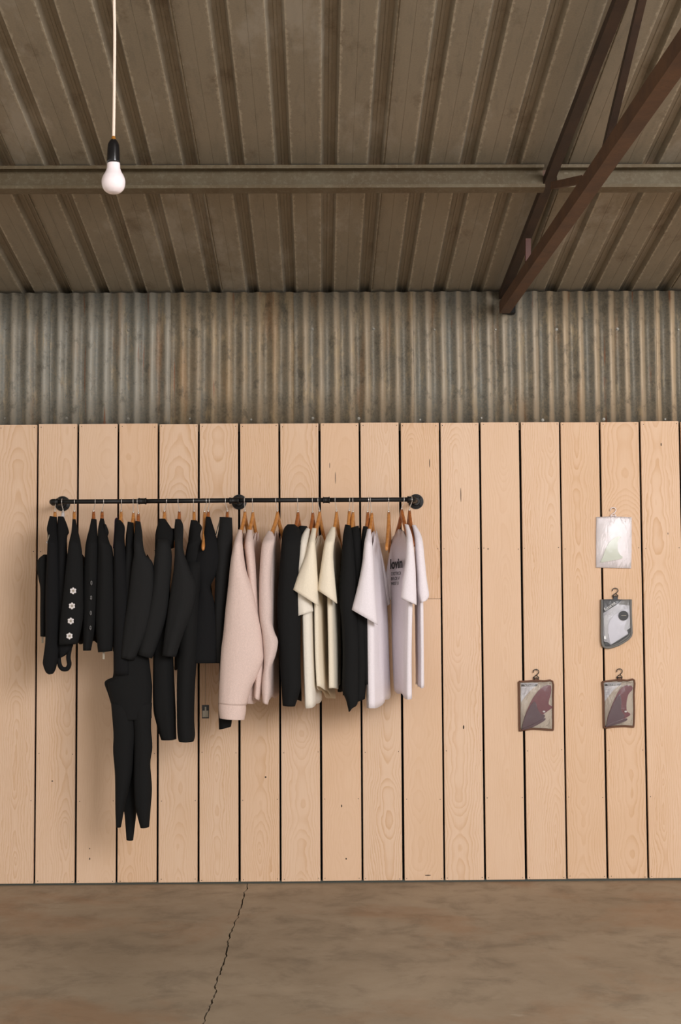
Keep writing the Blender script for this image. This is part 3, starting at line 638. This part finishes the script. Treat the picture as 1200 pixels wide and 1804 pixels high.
# 11
g = garment('long_dress', 'long black dress with a straight hem hanging right of the hooded dress', 'dress', 341, 922, GB)
sleeve('bodice', [(336.5, 916, 347, 917), (333, 938, 356, 929), (331, 954, 353, 942), (328, 968, 357, 960), (326, 990, 360, 985), (325, 1020, 362, 1020)], 'blk', g, yn=-.42, seed=18, d=.03)
sleeve('skirt', [(328, 990, 358, 990), (322, 1060, 352, 1060), (315, 1120, 350, 1120), (312, 1200, 344, 1200), (312, 1260, 342, 1263), (313, 1295, 343.5, 1295), (315, 1306, 341.5, 1306)], 'blk', g, yn=-.44, seed=19, d=.05, fl=False, fold=.03)
# 12
g = garment('halter_top', 'black V-shaped top narrowing to a twist behind the empty hanger on the left', 'top', 369, 915, GB)
sleeve('torso', [(363, 910, 371, 911), (361, 930, 377.5, 932), (356, 950, 380, 942), (344, 975, 390, 982), (338, 995, 386, 1000), (343, 1015, 380, 1015), (348, 1035, 371, 1035), (344, 1060, 378, 1060), (337, 1110, 384, 1110), (330, 1168, 386, 1168)], 'blk2', g, yn=-.43, seed=20, d=.03)
simple_body(355, 1000, 1160, 'blk2', g, th=.045, seed=20, wob=.006)
t_ = W(362, 1242, -.30); bm = bmesh.new(); box(bm, t_.x-.016, t_.x+.017, t_.y-.001, t_.y+.001, t_.z-.062, t_.z); sw = frombm('swing_tag', bm, 'blackp', g)
bm = bmesh.new(); box(bm, t_.x-.013, t_.x+.014, t_.y-.0022, t_.y-.0012, t_.z-.056, t_.z-.026); box(bm, t_.x-.003, t_.x+.004, t_.y-.0022, t_.y-.0012, t_.z-.026, t_.z-.008); frombm('tag_print', bm, 'tag', sw)
tubeobj('tag_string', [W(362, 1150, -.30), t_+Vector((0, 0, -.004))], .0007, 'ink', sw, 5)
# 13
g = garment('sweatshirt', 'black sweatshirt with pale strap piping, its cuff showing below the first pink one', 'sweatshirt', 397, 915, GB)
sleeve('torso', [(387, 911, 409, 912), (385, 932, 410, 935), (381, 955, 410, 955), (381, 985, 408, 985), (379, 1030, 402, 1030), (378, 1080, 398, 1080), (379, 1130, 396, 1130), (381, 1168, 395, 1168)], 'char', g, yn=-.42, seed=21, d=.04)
sleeve('sleeve', [(388, 1000, 404, 1000), (388, 1100, 412, 1100), (386, 1200, 414, 1200), (384.6, 1241, 413, 1241), (385, 1262, 410, 1262), (386, 1285, 407, 1280)], 'blk', g, yn=-.41, fl=False, seed=22, d=.03, fold=.02)
tubeobj('pale_piping', [W(x, y, yfun(y, -.43)-.012) for x, y in ((388, 913), (386, 925), (383, 935), (381.5, 944))], .0016, 'tag', g, 6)
tubeobj('strap', [W(x, y, -.36) for x, y in ((388, 914), (384, 928), (380.5, 942))], .002, 'blk', g, 6)

# pink sweatshirts
g = garment('sweatshirt', 'first of the pale pink sweatshirts, full sleeve with a ribbed cuff in front', 'sweatshirt', 432, 925, GP)
R1 = [(420, 933, 427, 934), (412, 958, 428, 962), (406, 990, 434, 1004), (402, 1032, 445, 1037), (398, 1070, 451.5, 1068), (394, 1116, 460, 1111), (391, 1139, 463, 1143), (389, 1160, 464, 1163), (387, 1190, 454, 1190), (385.5, 1214, 443, 1214), (384.7, 1239, 435, 1242)]
sleeve('sleeve', R1, 'pink', g, yn=-.49, d=.05, seed=30, fold=.015)
cf = sleeve('cuff', [(385.2, 1238, 434.2, 1241), (385.4, 1242, 433.6, 1245), (386, 1255, 432.5, 1257), (386.6, 1265, 431.2, 1268)], 'pink', g, yn=-.49, fl=False, d=.048, seed=30, fold=.01)
bodice('torso', [(424, 968), (436, 1060), (441, 1150), (440, 1238)], [(442, 962), (448, 1060), (456, 1150), (458, 1234)], .045, 'pink', g, seed=31, wob=.004)
g = garment('sweatshirt', 'second of the pale pink sweatshirts, pressed between the other two', 'sweatshirt', 446, 925, GP)
sleeve('sleeve', [(436, 933, 444.5, 934), (431, 960, 447, 958), (434, 990, 450, 990), (439, 1040, 453, 1035), (445, 1083, 457, 1083), (448, 1120, 461, 1115), (450, 1160, 465, 1150), (448, 1200, 464, 1195), (447, 1228, 458, 1234)], 'pink', g, yn=-.46, d=.04, seed=32, fold=.02)
bodice('torso', [(440, 968), (447, 1060), (452, 1150), (447, 1236)], [(462, 962), (464, 1060), (468, 1150), (466, 1230)], .03, 'pink', g, seed=33, wob=.004)
g = garment('sweatshirt', 'third and rightmost pale pink sweatshirt, its sleeve bent at the elbow', 'sweatshirt', 488, 925, GP)
sleeve('sleeve', [(472.5, 935, 480, 937), (463, 953, 484, 950), (459.5, 976, 480, 981), (457, 1023, 477.5, 1023), (456.5, 1069, 479, 1069), (458, 1093, 478.5, 1093), (461, 1111, 484, 1114), (463, 1130, 490, 1130), (464.5, 1153, 486, 1154), (464.5, 1176, 477, 1180), (462, 1195, 477, 1198), (461, 1214, 477, 1216), (463, 1238, 472.5, 1241)], 'pink2', g, yn=-.49, d=.035, seed=34, fold=.02)
bodice('torso', [(478, 966), (475, 1060), (474, 1150), (470, 1232)], [(494, 960), (489, 1060), (488, 1150), (489, 1224)], .03, 'pink2', g, seed=35, wob=.003)
# black between pink and cream
g = garment('hooded_sweatshirt', 'black hooded sweatshirt hanging between the pink and the cream clothes', 'sweatshirt', 525, 925)
sleeve('sleeve', [(506, 924, 520, 924), (500, 932, 529, 934), (497, 950, 532, 950), (493, 1000, 530, 1000), (489, 1060, 530, 1060), (490, 1120, 530, 1120), (493.5, 1180, 530, 1180), (496, 1215, 530, 1212), (498, 1243, 520, 1244)], 'blk', g, yn=-.45, d=.045, seed=36, fold=.03)
sleeve('hood', [(528, 926, 541, 927), (524, 934, 543, 936), (522, 960, 540, 962), (522, 1000, 534, 1000)], 'blk', g, yn=-.40, d=.03, seed=37)
bodice('torso', [(505, 975), (505, 1060), (508, 1150), (512, 1235)], [(524, 968), (524, 1060), (526, 1150), (529, 1230)], .04, 'blk', g, seed=38)
# cream tees
def cuff_line(name, pts, mat, parent, Y): return tubeobj(name, [W(x, y, Y) for x, y in pts], .0014, mat, parent, 6)
g = garment('t_shirt', 'leftmost cream T-shirt, its sleeve hanging lowest against the black hooded sweatshirt', 't-shirt', 551, 925, GC)
sleeve('sleeve', [(540, 930, 546.5, 932), (530, 948, 545, 950), (525, 985, 545, 985), (520, 1025, 546, 1035), (518.5, 1046, 548, 1050), (522, 1086, 552, 1077)], 'cream2', g, yn=-.46, d=.03, seed=40, fold=.03)
bodice('torso', [(535, 968), (538, 1060), (540, 1150), (543, 1247)], [(552, 964), (553, 1060), (556, 1150), (560, 1226)], .055, 'cream2', g, seed=41, wob=.003, yn=-.47)
g = garment('t_shirt', 'middle cream T-shirt with the widest folded sleeve, showing its yellowish side panel', 't-shirt', 563, 925, GC)
sleeve('sleeve', [(550, 930, 557.5, 931), (544, 954, 556, 956), (537, 980, 558, 985), (527, 1008, 560, 1022), (516.5, 1039, 561, 1067)], 'cream', g, yn=-.49, d=.035, seed=42, fold=.02)
bodice('torso', [(550, 975), (556, 1060), (558, 1150), (561, 1209)], [(576, 966), (577, 1060), (582, 1150), (588, 1233)], .028, 'cream', g, seed=43, wob=.002)
g = garment('t_shirt', 'rightmost cream T-shirt with a short turned sleeve beside the black shirts', 't-shirt', 592, 925, GC)
sleeve('sleeve', [(584, 928, 591, 929), (575, 946, 591, 945), (570, 965, 588, 967), (565, 1000, 588, 995), (559.7, 1040, 594, 1063)], 'cream', g, yn=-.49, d=.035, seed=44, fold=.02)
bodice('torso', [(578, 975), (580, 1060), (582, 1150), (583, 1214)], [(602, 965), (604, 1060), (605, 1150), (604, 1203)], .034, 'cream', g, seed=45, wob=.002)
# black shirts before the white ones
g = garment('shirt', 'left one of the two black shirts between the cream and the white T-shirts, hem pointed', 'shirt', 616, 925, 'black shirts between the cream and white T-shirts')
sleeve('sleeve', [(608, 924, 618, 926), (604, 948, 622, 948), (601, 1000, 626, 1000), (598, 1050, 628, 1050), (602, 1093, 630, 1093), (604, 1150, 632, 1150), (603, 1212, 632, 1212), (610, 1235, 630, 1240), (614.5, 1254, 621, 1247)], 'blk', g, yn=-.46, d=.035, seed=46, fold=.03)
bodice('torso', [(612, 985), (610, 1060), (608, 1150), (608, 1225)], [(606, 968), (604, 1060), (606, 1150), (606, 1215)], .03, 'blk', g, seed=47)
g = garment('shirt', 'black shirt whose hanger sits left of the white T-shirt, second of the pair', 'shirt', 621, 925, 'black shirts between the cream and white T-shirts')
sleeve('sleeve', [(618, 930, 632, 926), (618, 950, 636, 950), (622, 1000, 642, 1000), (622, 1060, 644, 1060), (622, 1120, 645, 1120), (622, 1180, 647, 1180), (622, 1238, 643, 1231)], 'blk', g, yn=-.43, d=.035, seed=48, fold=.03)
bodice('torso', [(626, 985), (628, 1060), (628, 1150), (628, 1235)], [(620, 968), (622, 1060), (624, 1150), (624, 1225)], .03, 'blk', g, seed=49)
g = garment('vest', 'narrow black vest directly behind the first white T-shirt', 'vest', 650, 925)
sleeve('torso', [(640, 927, 648, 928), (637, 946, 650, 948), (634, 1000, 652, 1000), (630, 1060, 654, 1060), (634, 1130, 654, 1130), (638, 1205, 654, 1205)], 'blk', g, yn=-.42, d=.04, seed=50, fold=.03)
# white tees
def printline(txt, parent, mat, px0, py0, px1, Y0, Y1, size, off=0.0):
    a = W(px0, py0, Y0); b = W(px1, py0, Y1); d = b-a; d.z = 0
    o = text('shirt_print', txt, mat, parent, a, d, (0, 0, 1), size, .0004, 1.0, off)
    wd = max(v.co.dot(d.normalized()) for v in o.data.vertices)-a.dot(d.normalized()); k = d.length/wd
    dn = d.normalized()
    for v in o.data.vertices: s_ = (v.co-a).dot(dn); v.co = v.co+dn*(s_*(k-1))
    return o
g = garment('t_shirt', 'leftmost white T-shirt, its wide square sleeve over the black vest', 't-shirt', 655, 925, GW)
sleeve('sleeve', [(647, 932, 653.5, 932), (642, 956, 656, 958), (638.5, 990, 659, 1000), (631, 1028, 661, 1035), (619, 1074, 666, 1101)], 'white', g, yn=-.49, d=.035, seed=51, fold=.015)
bodice('torso', [(653, 972), (652, 1060), (653, 1150), (655, 1248)], [(667, 955), (676, 1060), (680, 1150), (683, 1222)], .05, 'white', g, seed=52, wob=.005, yn=-.47)
sleeve('sleeve', [(664, 955, 668, 955), (668, 985, 675, 985), (672, 1020, 682, 1020), (676, 1045, 686, 1050), (680, 1068, 688, 1064)], 'white', g, yn=-.14, fl=False, d=.02, seed=53)
printline('=', g, 'ink', 661, 1009, 666, -.30, -.25, .022)
g = garment('t_shirt', 'middle white T-shirt with black lettering printed on its back', 't-shirt', 710, 925, GW)
sleeve('sleeve', [(713, 923, 720, 925), (716, 946, 727, 948), (714, 990, 731.5, 990), (709, 1025, 733, 1028), (705.5, 1054, 734.5, 1066)], 'white', g, yn=-.49, d=.03, seed=54, fold=.015)
bodice('torso', [(727, 965), (724, 1060), (722, 1150), (722, 1230)], [(689, 955), (692, 1060), (694, 1150), (697, 1212)], .036, 'white', g, seed=55, wob=.001, yn=-.47, yf=-.11)
sleeve('sleeve', [(692, 945, 698, 945), (684, 985, 694, 985), (679, 1021, 692, 1021), (682, 1048, 692, 1050), (687, 1056, 693, 1058)], 'white', g, yn=-.12, fl=False, d=.02, seed=56)
g2 = g
g = garment('t_shirt', 'rightmost white T-shirt, last garment at the right end of the rail', 't-shirt', 726, 925, GW)
sleeve('sleeve', [(726, 925, 732.5, 925), (730, 946, 744, 948), (733, 990, 749, 990), (735, 1020, 752, 1020), (736, 1046, 756, 1048), (740, 1062, 752, 1058)], 'white', g, yn=-.45, d=.03, seed=57, fold=.02)
bodice('torso', [(741, 965), (743, 1060), (744, 1150), (744, 1212)], [(731, 955), (734, 1060), (736, 1150), (737, 1204)], .025, 'white', g, seed=58, wob=.003, yn=-.45)
# lettering on the middle white shirt, laid on the panel
def on_panel(px, py):
    # the panel's plane between its two side seams
    A = W(724, 1010, -.47); B = W(690, 1010, -.11); d = B-A; d.z = 0; nrm_ = Vector((-d.y, d.x, 0)).normalized()
    r = ray(px, py); hit = CAM + r*((A-CAM).dot(nrm_)/r.dot(nrm_)); tw = (CAM-hit); tw.z = 0
    return hit, d.normalized(), nrm_ if nrm_.dot(tw) > 0 else -nrm_
def panel_text(txt, px0, px1, py, hpx, mat, off=0.0):
    a, d, nr_ = on_panel(px0, py); b, _, _ = on_panel(px1, py); a = a+nr_*.024; b = b+nr_*.024; dd = b-a; dd.z = 0
    size = hpx/372*1.4; o = text('shirt_print', txt, mat, g2, a, dd, (0, 0, 1), size, .0004, 1.0, off); dn = dd.normalized()
    wd = max((v.co-a).dot(dn) for v in o.data.vertices); k = dd.length/wd
    for v in o.data.vertices: v.co = v.co+dn*((v.co-a).dot(dn)*(k-1))
panel_text('lovin', 696, 718, 1002, 17, 'ink', .0022)
panel_text('DISTROI', 698, 715, 1014, 6, 'ink'); panel_text('BFLOI V', 697.5, 713, 1022.5, 6, 'ink'); panel_text('WEST U', 698, 711, 1031, 6, 'ink')

# ------------------------------------------------------------------ hangers, left to right
for px, lab, tx, kw in [
    (98, 'wooden hanger, leftmost on the rail, holding the black bodysuit', -7, dict(tilt=-1)),
    (109, 'clear plastic hanger with a thin wire hook beside the left flange', -6, dict(mat='clearp', tilt=2)),
    (131, 'wooden hanger holding the cardigan with white flower buttons', -2, {}),
    (168, 'wooden hanger holding the cardigan with small grey buttons', -5, dict(tilt=-3, mat='hangd')),
    (183, 'wooden hanger holding the black top with the care tag', -6, dict(tilt=-3, mat='hangd')),
    (214.5, 'wooden hanger holding the black jacket with the purple stripe', -7, dict(tilt=-1)),
    (235, 'wooden hanger holding the long black jumpsuit', -8, dict(neck=904)),
    (242, 'wooden hanger just left of the first pipe coupling, close to its neighbour', -5, dict(tilt=2, neck=906, mat='hangd')),
    (294, 'wooden hanger holding the black hooded dress', -8, dict(tilt=-4)),
    (314, 'wooden hanger holding the charcoal sweatshirt with the wide sleeve', -6, dict(tilt=2, mat='hangd')),
    (341, 'wooden hanger holding the long straight-hemmed black dress', -1, dict(tilt=1)),
    (363.5, 'empty wooden hanger seen edge-on among the black clothes', -1, dict(tilt=-3, neck=903, half=.215, droop=.165)),
    (369, 'wooden hanger holding the black V-shaped top, behind the empty hanger', -4, dict(tilt=-2, mat='hangd')),
    (397.5, 'wooden hanger left of the middle flange holding the black sweatshirt', -4, dict(tilt=3, mat='hangd')),
    (431.5, 'wooden hanger right of the middle flange holding the first pink sweatshirt', -14, {}),
    (445.5, 'wooden hanger holding the second pink sweatshirt', -13, dict(neck=903)),
    (487, 'wooden hanger holding the third pink sweatshirt', -18, dict(neck=902, tilt=2)),
    (525, 'dark wooden hanger holding the black hooded sweatshirt', -12, dict(mat='hangd', neck=903)),
    (551, 'dark wooden hanger holding the leftmost cream T-shirt', -10, dict(mat='hangd', neck=904)),
    (561, 'wooden hanger holding the middle cream T-shirt', -14, dict(neck=902, tilt=2)),
    (591, 'wooden hanger holding the rightmost cream T-shirt, right of the second coupling', -9, dict(neck=902, tilt=2)),
    (616.5, 'wooden hanger holding the left one of the two black shirts', -6, dict(neck=901, tilt=-1)),
    (622, 'wooden hanger holding the right one of the two black shirts', -5, dict(neck=903)),
    (650, 'dark wooden hanger holding the narrow black vest', -6, dict(mat='hangd', neck=903, tilt=-2)),
    (653, 'wooden hanger holding the leftmost white T-shirt', -7, dict(neck=904, tilt=2)),
    (685, 'empty wooden hanger seen edge-on left of the lettered white T-shirt', -2, dict(neck=903, half=.215, droop=.165)),
    (711, 'wooden hanger holding the white T-shirt with the black lettering', 17, dict(neck=898, tilt=-3, mat='hangd')),
    (725.5, 'dark wooden hanger in front of the right flange holding the last white T-shirt', 9, dict(neck=900, tilt=-4, mat='hangd'))]:
    hanger(px, lab, tx, **kw)

# ------------------------------------------------------------------ fin packs
def quadpts(q, Y): return [W(x, y, Y) for x, y in q]
def pouch(name, outline, Y, th, mat, parent, bulge=.006, nseg=10):
    """a soft flat bag: outline polygon shrunk towards its middle and puffed forward"""
    O = quadpts(outline, Y); c = sum(O, Vector())/len(O); vs = []; fs = []; n = len(O)
    levels = [(1, 0), (1, -th*.5), (.985, -th*.8), (.93, -th), (.8, -th-bulge*.5), (.55, -th-bulge*.9), (.25, -th-bulge)]
    for s_, dy in levels:
        for p in O: vs.append(c+(p-c)*s_+Vector((0, dy, 0)))
    for i in range(len(levels)-1):
        for k in range(n): fs.append((i*n+k, i*n+(k+1) % n, (i+1)*n+(k+1) % n, (i+1)*n+k))
    fs.append(tuple(range(n))[::-1]); fs.append(tuple(range((len(levels)-1)*n, len(levels)*n)))
    bm = bmesh.new(); V = [bm.verts.new(v) for v in vs]
    for f in fs: bm.faces.new([V[i] for i in f])
    return frombm(name, bm, mat, parent, True)
def phook(parent, cx, ytop, yb, mat, Y=-.012):
    """swan-neck plastic hook with a small triangular foot"""
    k = (yb-ytop)/19.0
    pts = spline([(cx-4.6, ytop+6.5*k), (cx-4.4, ytop+3.4*k), (cx-2.4, ytop+.9*k), (cx+.6, ytop+.2*k), (cx+3.8, ytop+1.8*k), (cx+5, ytop+5*k), (cx+4, ytop+8*k), (cx+1.2, ytop+11*k), (cx-1.8, ytop+13.4*k), (cx-4.6, ytop+16*k)], 4)
    bm = bmesh.new(); tube(bm, [W(x, y, Y) for x, y in pts], .0021, 8); tube(bm, [W(cx+1, ytop+11.2*k, Y), W(cx+5, ytop+16*k, Y), W(cx+3.5, yb+1, Y)], .0021, 8); tube(bm, [W(cx-4.6, ytop+16*k, Y), W(cx-2.5, yb+1, Y)], .0021, 8)
    tube(bm, [W(cx-4.4, ytop+16.5*k, Y), W(cx+4.8, ytop+16.5*k, Y)], .0018, 8)
    return frombm('hook', bm, mat, parent, True)
def finshape(pts, Y, th, mat, parent, name='fin'):
    O = spline(pts+[pts[0]], 6)[:-1]; return plate(name, [W(x, y, Y) for x, y in O], th, mat, parent, .0008)
def wpeg(parent, cx, cy_):
    a = W(cx, cy_, 0); return tubeobj('wall_pin', [(a.x, .0, a.z), (a.x, -.018, a.z)], .0014, 'steel', parent, 6)
# 1: white pouch with a pale green fin
g = thing('fin_pack', 'white see-through pouch with a pale green fin, topmost on the boards', 'fin pack', W(1081, 955, 0), 'surf fin packs on the wall')
OUT = [(1050.5, 911), (1081, 909.5), (1113, 911.5), (1113, 940), (1113, 970), (1112, 1001.5), (1081, 1001), (1050, 1000), (1050, 970), (1050, 940)]
pouch('pouch', OUT, -.002, .006, 'pouchw', g, bulge=.002)
F1 = [(1058, 989), (1062, 981), (1067, 967), (1074, 955), (1083, 947.5), (1090, 945), (1094, 946), (1090, 951), (1088, 958), (1089, 970), (1093, 978), (1096, 980), (1095, 983), (1080, 985)]
finshape(F1, -.0105, .004, 'greenfin', g)
finshape([(1058, 989.5), (1076, 984), (1094, 981.5), (1094, 984.5), (1076, 988), (1059, 991)], -.0105, .007, 'greenfin', g, 'fin_base')
pouch('film', OUT, -.012, .003, 'film2', g, bulge=.007)
phook(g, 1080.5, 894, 911, 'pouchw'); wpeg(g, 1080.6, 895.8)
# 2: grey pouch
g = thing('fin_pack', 'dark grey zip pouch of pale fins with a black corner label and round sticker', 'fin pack', W(1087, 1100, 0), 'surf fin packs on the wall')
OUT = [(1058.5, 1056), (1075, 1055.5), (1094, 1056), (1113, 1056), (1113, 1080), (1114.5, 1115), (1113, 1121), (1104, 1130), (1090, 1138), (1076, 1142.5), (1066, 1142.5), (1060, 1138), (1058, 1120), (1058, 1090)]
pouch('pouch', OUT, -.002, .014, 'grey', g, bulge=.001)
IN = [(1063, 1057), (1109, 1058), (1110.5, 1113), (1107, 1119), (1090, 1132), (1074, 1137.5), (1066, 1137), (1063, 1125)]
plate('inner_panel', quadpts(IN, -.0165), .002, 'greyfin', g)
plate('corner_label', quadpts([(1063, 1056), (1097, 1056), (1090, 1063), (1063, 1080)], -.0185), .0012, 'blackp', g)
plate('base_label', quadpts([(1110.6, 1106), (1110.6, 1113), (1107, 1120), (1090, 1132), (1074, 1138), (1067, 1138), (1064, 1130), (1071, 1131.5), (1076.5, 1136), (1107, 1117), (1105, 1110)], -.0185), .0012, 'blackp', g)
plate('grey_panel', quadpts([(1097.5, 1057), (1109.5, 1057), (1109, 1067), (1101, 1066), (1091, 1065), (1090.5, 1063.5)], -.0185), .001, 'grey', g)
finshape([(1074, 1130), (1071, 1105), (1078, 1088), (1092, 1078), (1104, 1074), (1104, 1090), (1100, 1108), (1106, 1115), (1090, 1126), (1078, 1134)], -.0185, .003, plain('pale_lilac_fin', (196, 194, 202), .3, noise=.1), g)
finshape([(1065, 1120), (1064, 1090), (1068, 1082), (1071, 1090), (1072, 1110), (1069, 1128)], -.0185, .003, plain('silvery_fin', (170, 168, 168), .3, noise=.1), g)
c = W(1098.9, 1084.5, -.030); bm = bmesh.new(); bmesh.ops.create_cone(bm, cap_ends=True, segments=40, radius1=.0235, radius2=.0235, depth=.001, matrix=Matrix.Translation(c) @ Matrix.Rotation(PI/2, 4, 'X')); st = frombm('round_sticker', bm, 'blackp', g)
bm = bmesh.new(); box(bm, c.x-.012, c.x+.012, c.y-.0012, c.y-.0006, c.z-.0008, c.z+.0010); frombm('sticker_line', bm, 'tag', st)
pouch('film', IN, -.019, .004, 'film', g, bulge=.003)
a, b = W(1066.5, 1076.5, -.0315), W(1089, 1061, -.0315); text('brand_lettering', 'futures.', 'whiteprint', g, a, (b-a), Vector((-(b-a).z, 0, (b-a).x)), .0225, .0003, .98, 0)
tubeobj('binding', [W(x, y, -.017) for x, y in spline([(1060.5, 1056), (1060.5, 1090), (1060.5, 1122), (1062, 1136), (1067, 1140.5), (1076, 1140.5), (1090, 1136), (1104, 1128), (1111, 1121), (1112.5, 1114), (1111.5, 1085), (1111, 1056)], 5)], .0052, 'grey', g, 8)
bm = bmesh.new(); a = W(1066, 1124, -.03); box(bm, a.x-.004, a.x+.004, a.y, a.y+.003, a.z-.006, a.z+.010, .001); frombm('zip_pull', bm, 'steel', g)
plate('hang_tab', quadpts([(1080.5, 1051), (1088, 1051), (1088.5, 1057), (1080, 1057)], -.004), .008, 'blackp', g); phook(g, 1084, 1036, 1052, 'hookblk'); wpeg(g, 1084.2, 1037.6)
# 3,4: brown-edged pouches with maroon fins
def maroon_pack(ox, oy, label, fin, second, base_, out):
    g = thing('fin_pack', label, 'fin pack', W(ox+28, oy+45, 0), 'surf fin packs on the wall')
    O = [(ox+x, oy+y) for x, y in out]
    pouch('pouch', O, -.002, .008, 'taupe', g, bulge=.001)
    plate('card', quadpts([(ox+4.5, oy+4), (ox+35, oy+3.5), (ox+30, oy+9), (ox+20, oy+18), (ox+12, oy+28), (ox+5, oy+37)], -.011), .0006, 'whitecard', g)
    plate('title_block', quadpts([(ox+5, oy+6.2), (ox+34.5, oy+5.8), (ox+31.5, oy+9.8), (ox+5, oy+10)], -.0117), .0005, 'blackp', g)
    a, b = W(ox+9.5, oy+9.4, -.0137), W(ox+31, oy+9, -.0137); text('title_lettering', 'TRUE AMES', 'whiteprint', g, a, b-a, (0, 0, 1), .0105, .0002, .92, 0)
    for k, y in enumerate((13.5, 16, 22, 24.5)):
        a, b = W(ox+6.5, oy+y, -.0121), W(ox+14-k, oy+y, -.0121); tubeobj('small_print', [a, b], .0005, 'fade', g, 4)
    finshape([(ox+x, oy+y) for x, y in fin], -.011, .006, 'maroon', g)
    finshape([(ox+x, oy+y) for x, y in second], -.0168, .004, 'maroond', g, 'side_fin')
    finshape([(ox+x, oy+y) for x, y in base_], -.0168, .006, 'maroond', g, 'fin_base')
    q = W(base_[2][0]+ox, base_[2][1]+oy-12, -.022); bm = bmesh.new(); box(bm, q.x-.006, q.x+.006, q.y-.002, q.y, q.z-.004, q.z+.004, .001); frombm('screw_packet', bm, 'clearp', g)
    ins = [(ox+x*.94+1.7, oy+y*.955+2) for x, y in out]
    pouch('film', ins, -.016, .008, 'film', g, bulge=.005)
    ring = spline(O+[O[0]], 3); tubeobj('binding', [W(x, y, -.010) for x, y in ring], .0048, 'brown', g, 8)
    cx = ox+31; plate('hang_tab', quadpts([(cx-4, oy-4), (cx+4.5, oy-4), (cx+4.5, oy+2), (cx-4, oy+2)], -.004), .008, 'brown', g); phook(g, cx, oy-20.5, oy-3, 'hookblk'); wpeg(g, cx+.2, oy-19)
OUT3 = [(1, 1.5), (15, 1), (30, -.5), (45, .5), (60, 1), (61, 25), (61, 55), (61, 84), (58, 86), (40, 85), (22, 84.5), (5, 87), (2.5, 86), (2, 60), (1.5, 25)]
maroon_pack(913.5, 1199.5, 'brown-edged pouch with two maroon fins, the left one of the bottom pair', [(7, 82), (10, 66), (20, 40), (31, 22), (42, 11), (52, 7.5), (57, 9), (57, 22), (53, 40), (60, 46), (50, 54), (36, 64), (20, 76)], [(6, 84), (12, 62), (24, 40), (30, 38), (34, 50), (40, 58), (46, 60), (44, 66), (26, 76)], [(6, 84.5), (24, 77), (45, 66), (45.5, 70), (26, 81), (8, 86.5)], OUT3)
OUT4 = [(1, 3), (15, 1), (30, -.5), (45, .5), (57, 0), (56.5, 25), (57, 55), (56, 80), (53, 81.5), (40, 80.5), (22, 81.5), (6, 83.5), (4, 82), (3.5, 60), (3, 25)]
maroon_pack(1060.5, 1198.5, 'brown-edged pouch with one tall curved maroon fin, right one of the bottom pair', [(8, 78), (11, 62), (20, 38), (30, 18), (40, 9.5), (50, 9), (54, 13), (52, 18), (46, 26), (43, 42), (44, 54), (50, 60), (40, 67), (20, 76)], [(8, 79), (14, 56), (24, 34), (31, 24), (34, 36), (34, 52), (40, 64), (26, 72)], [(7, 79.5), (24, 73), (42, 67), (43, 71), (26, 77), (8, 82)], OUT4)
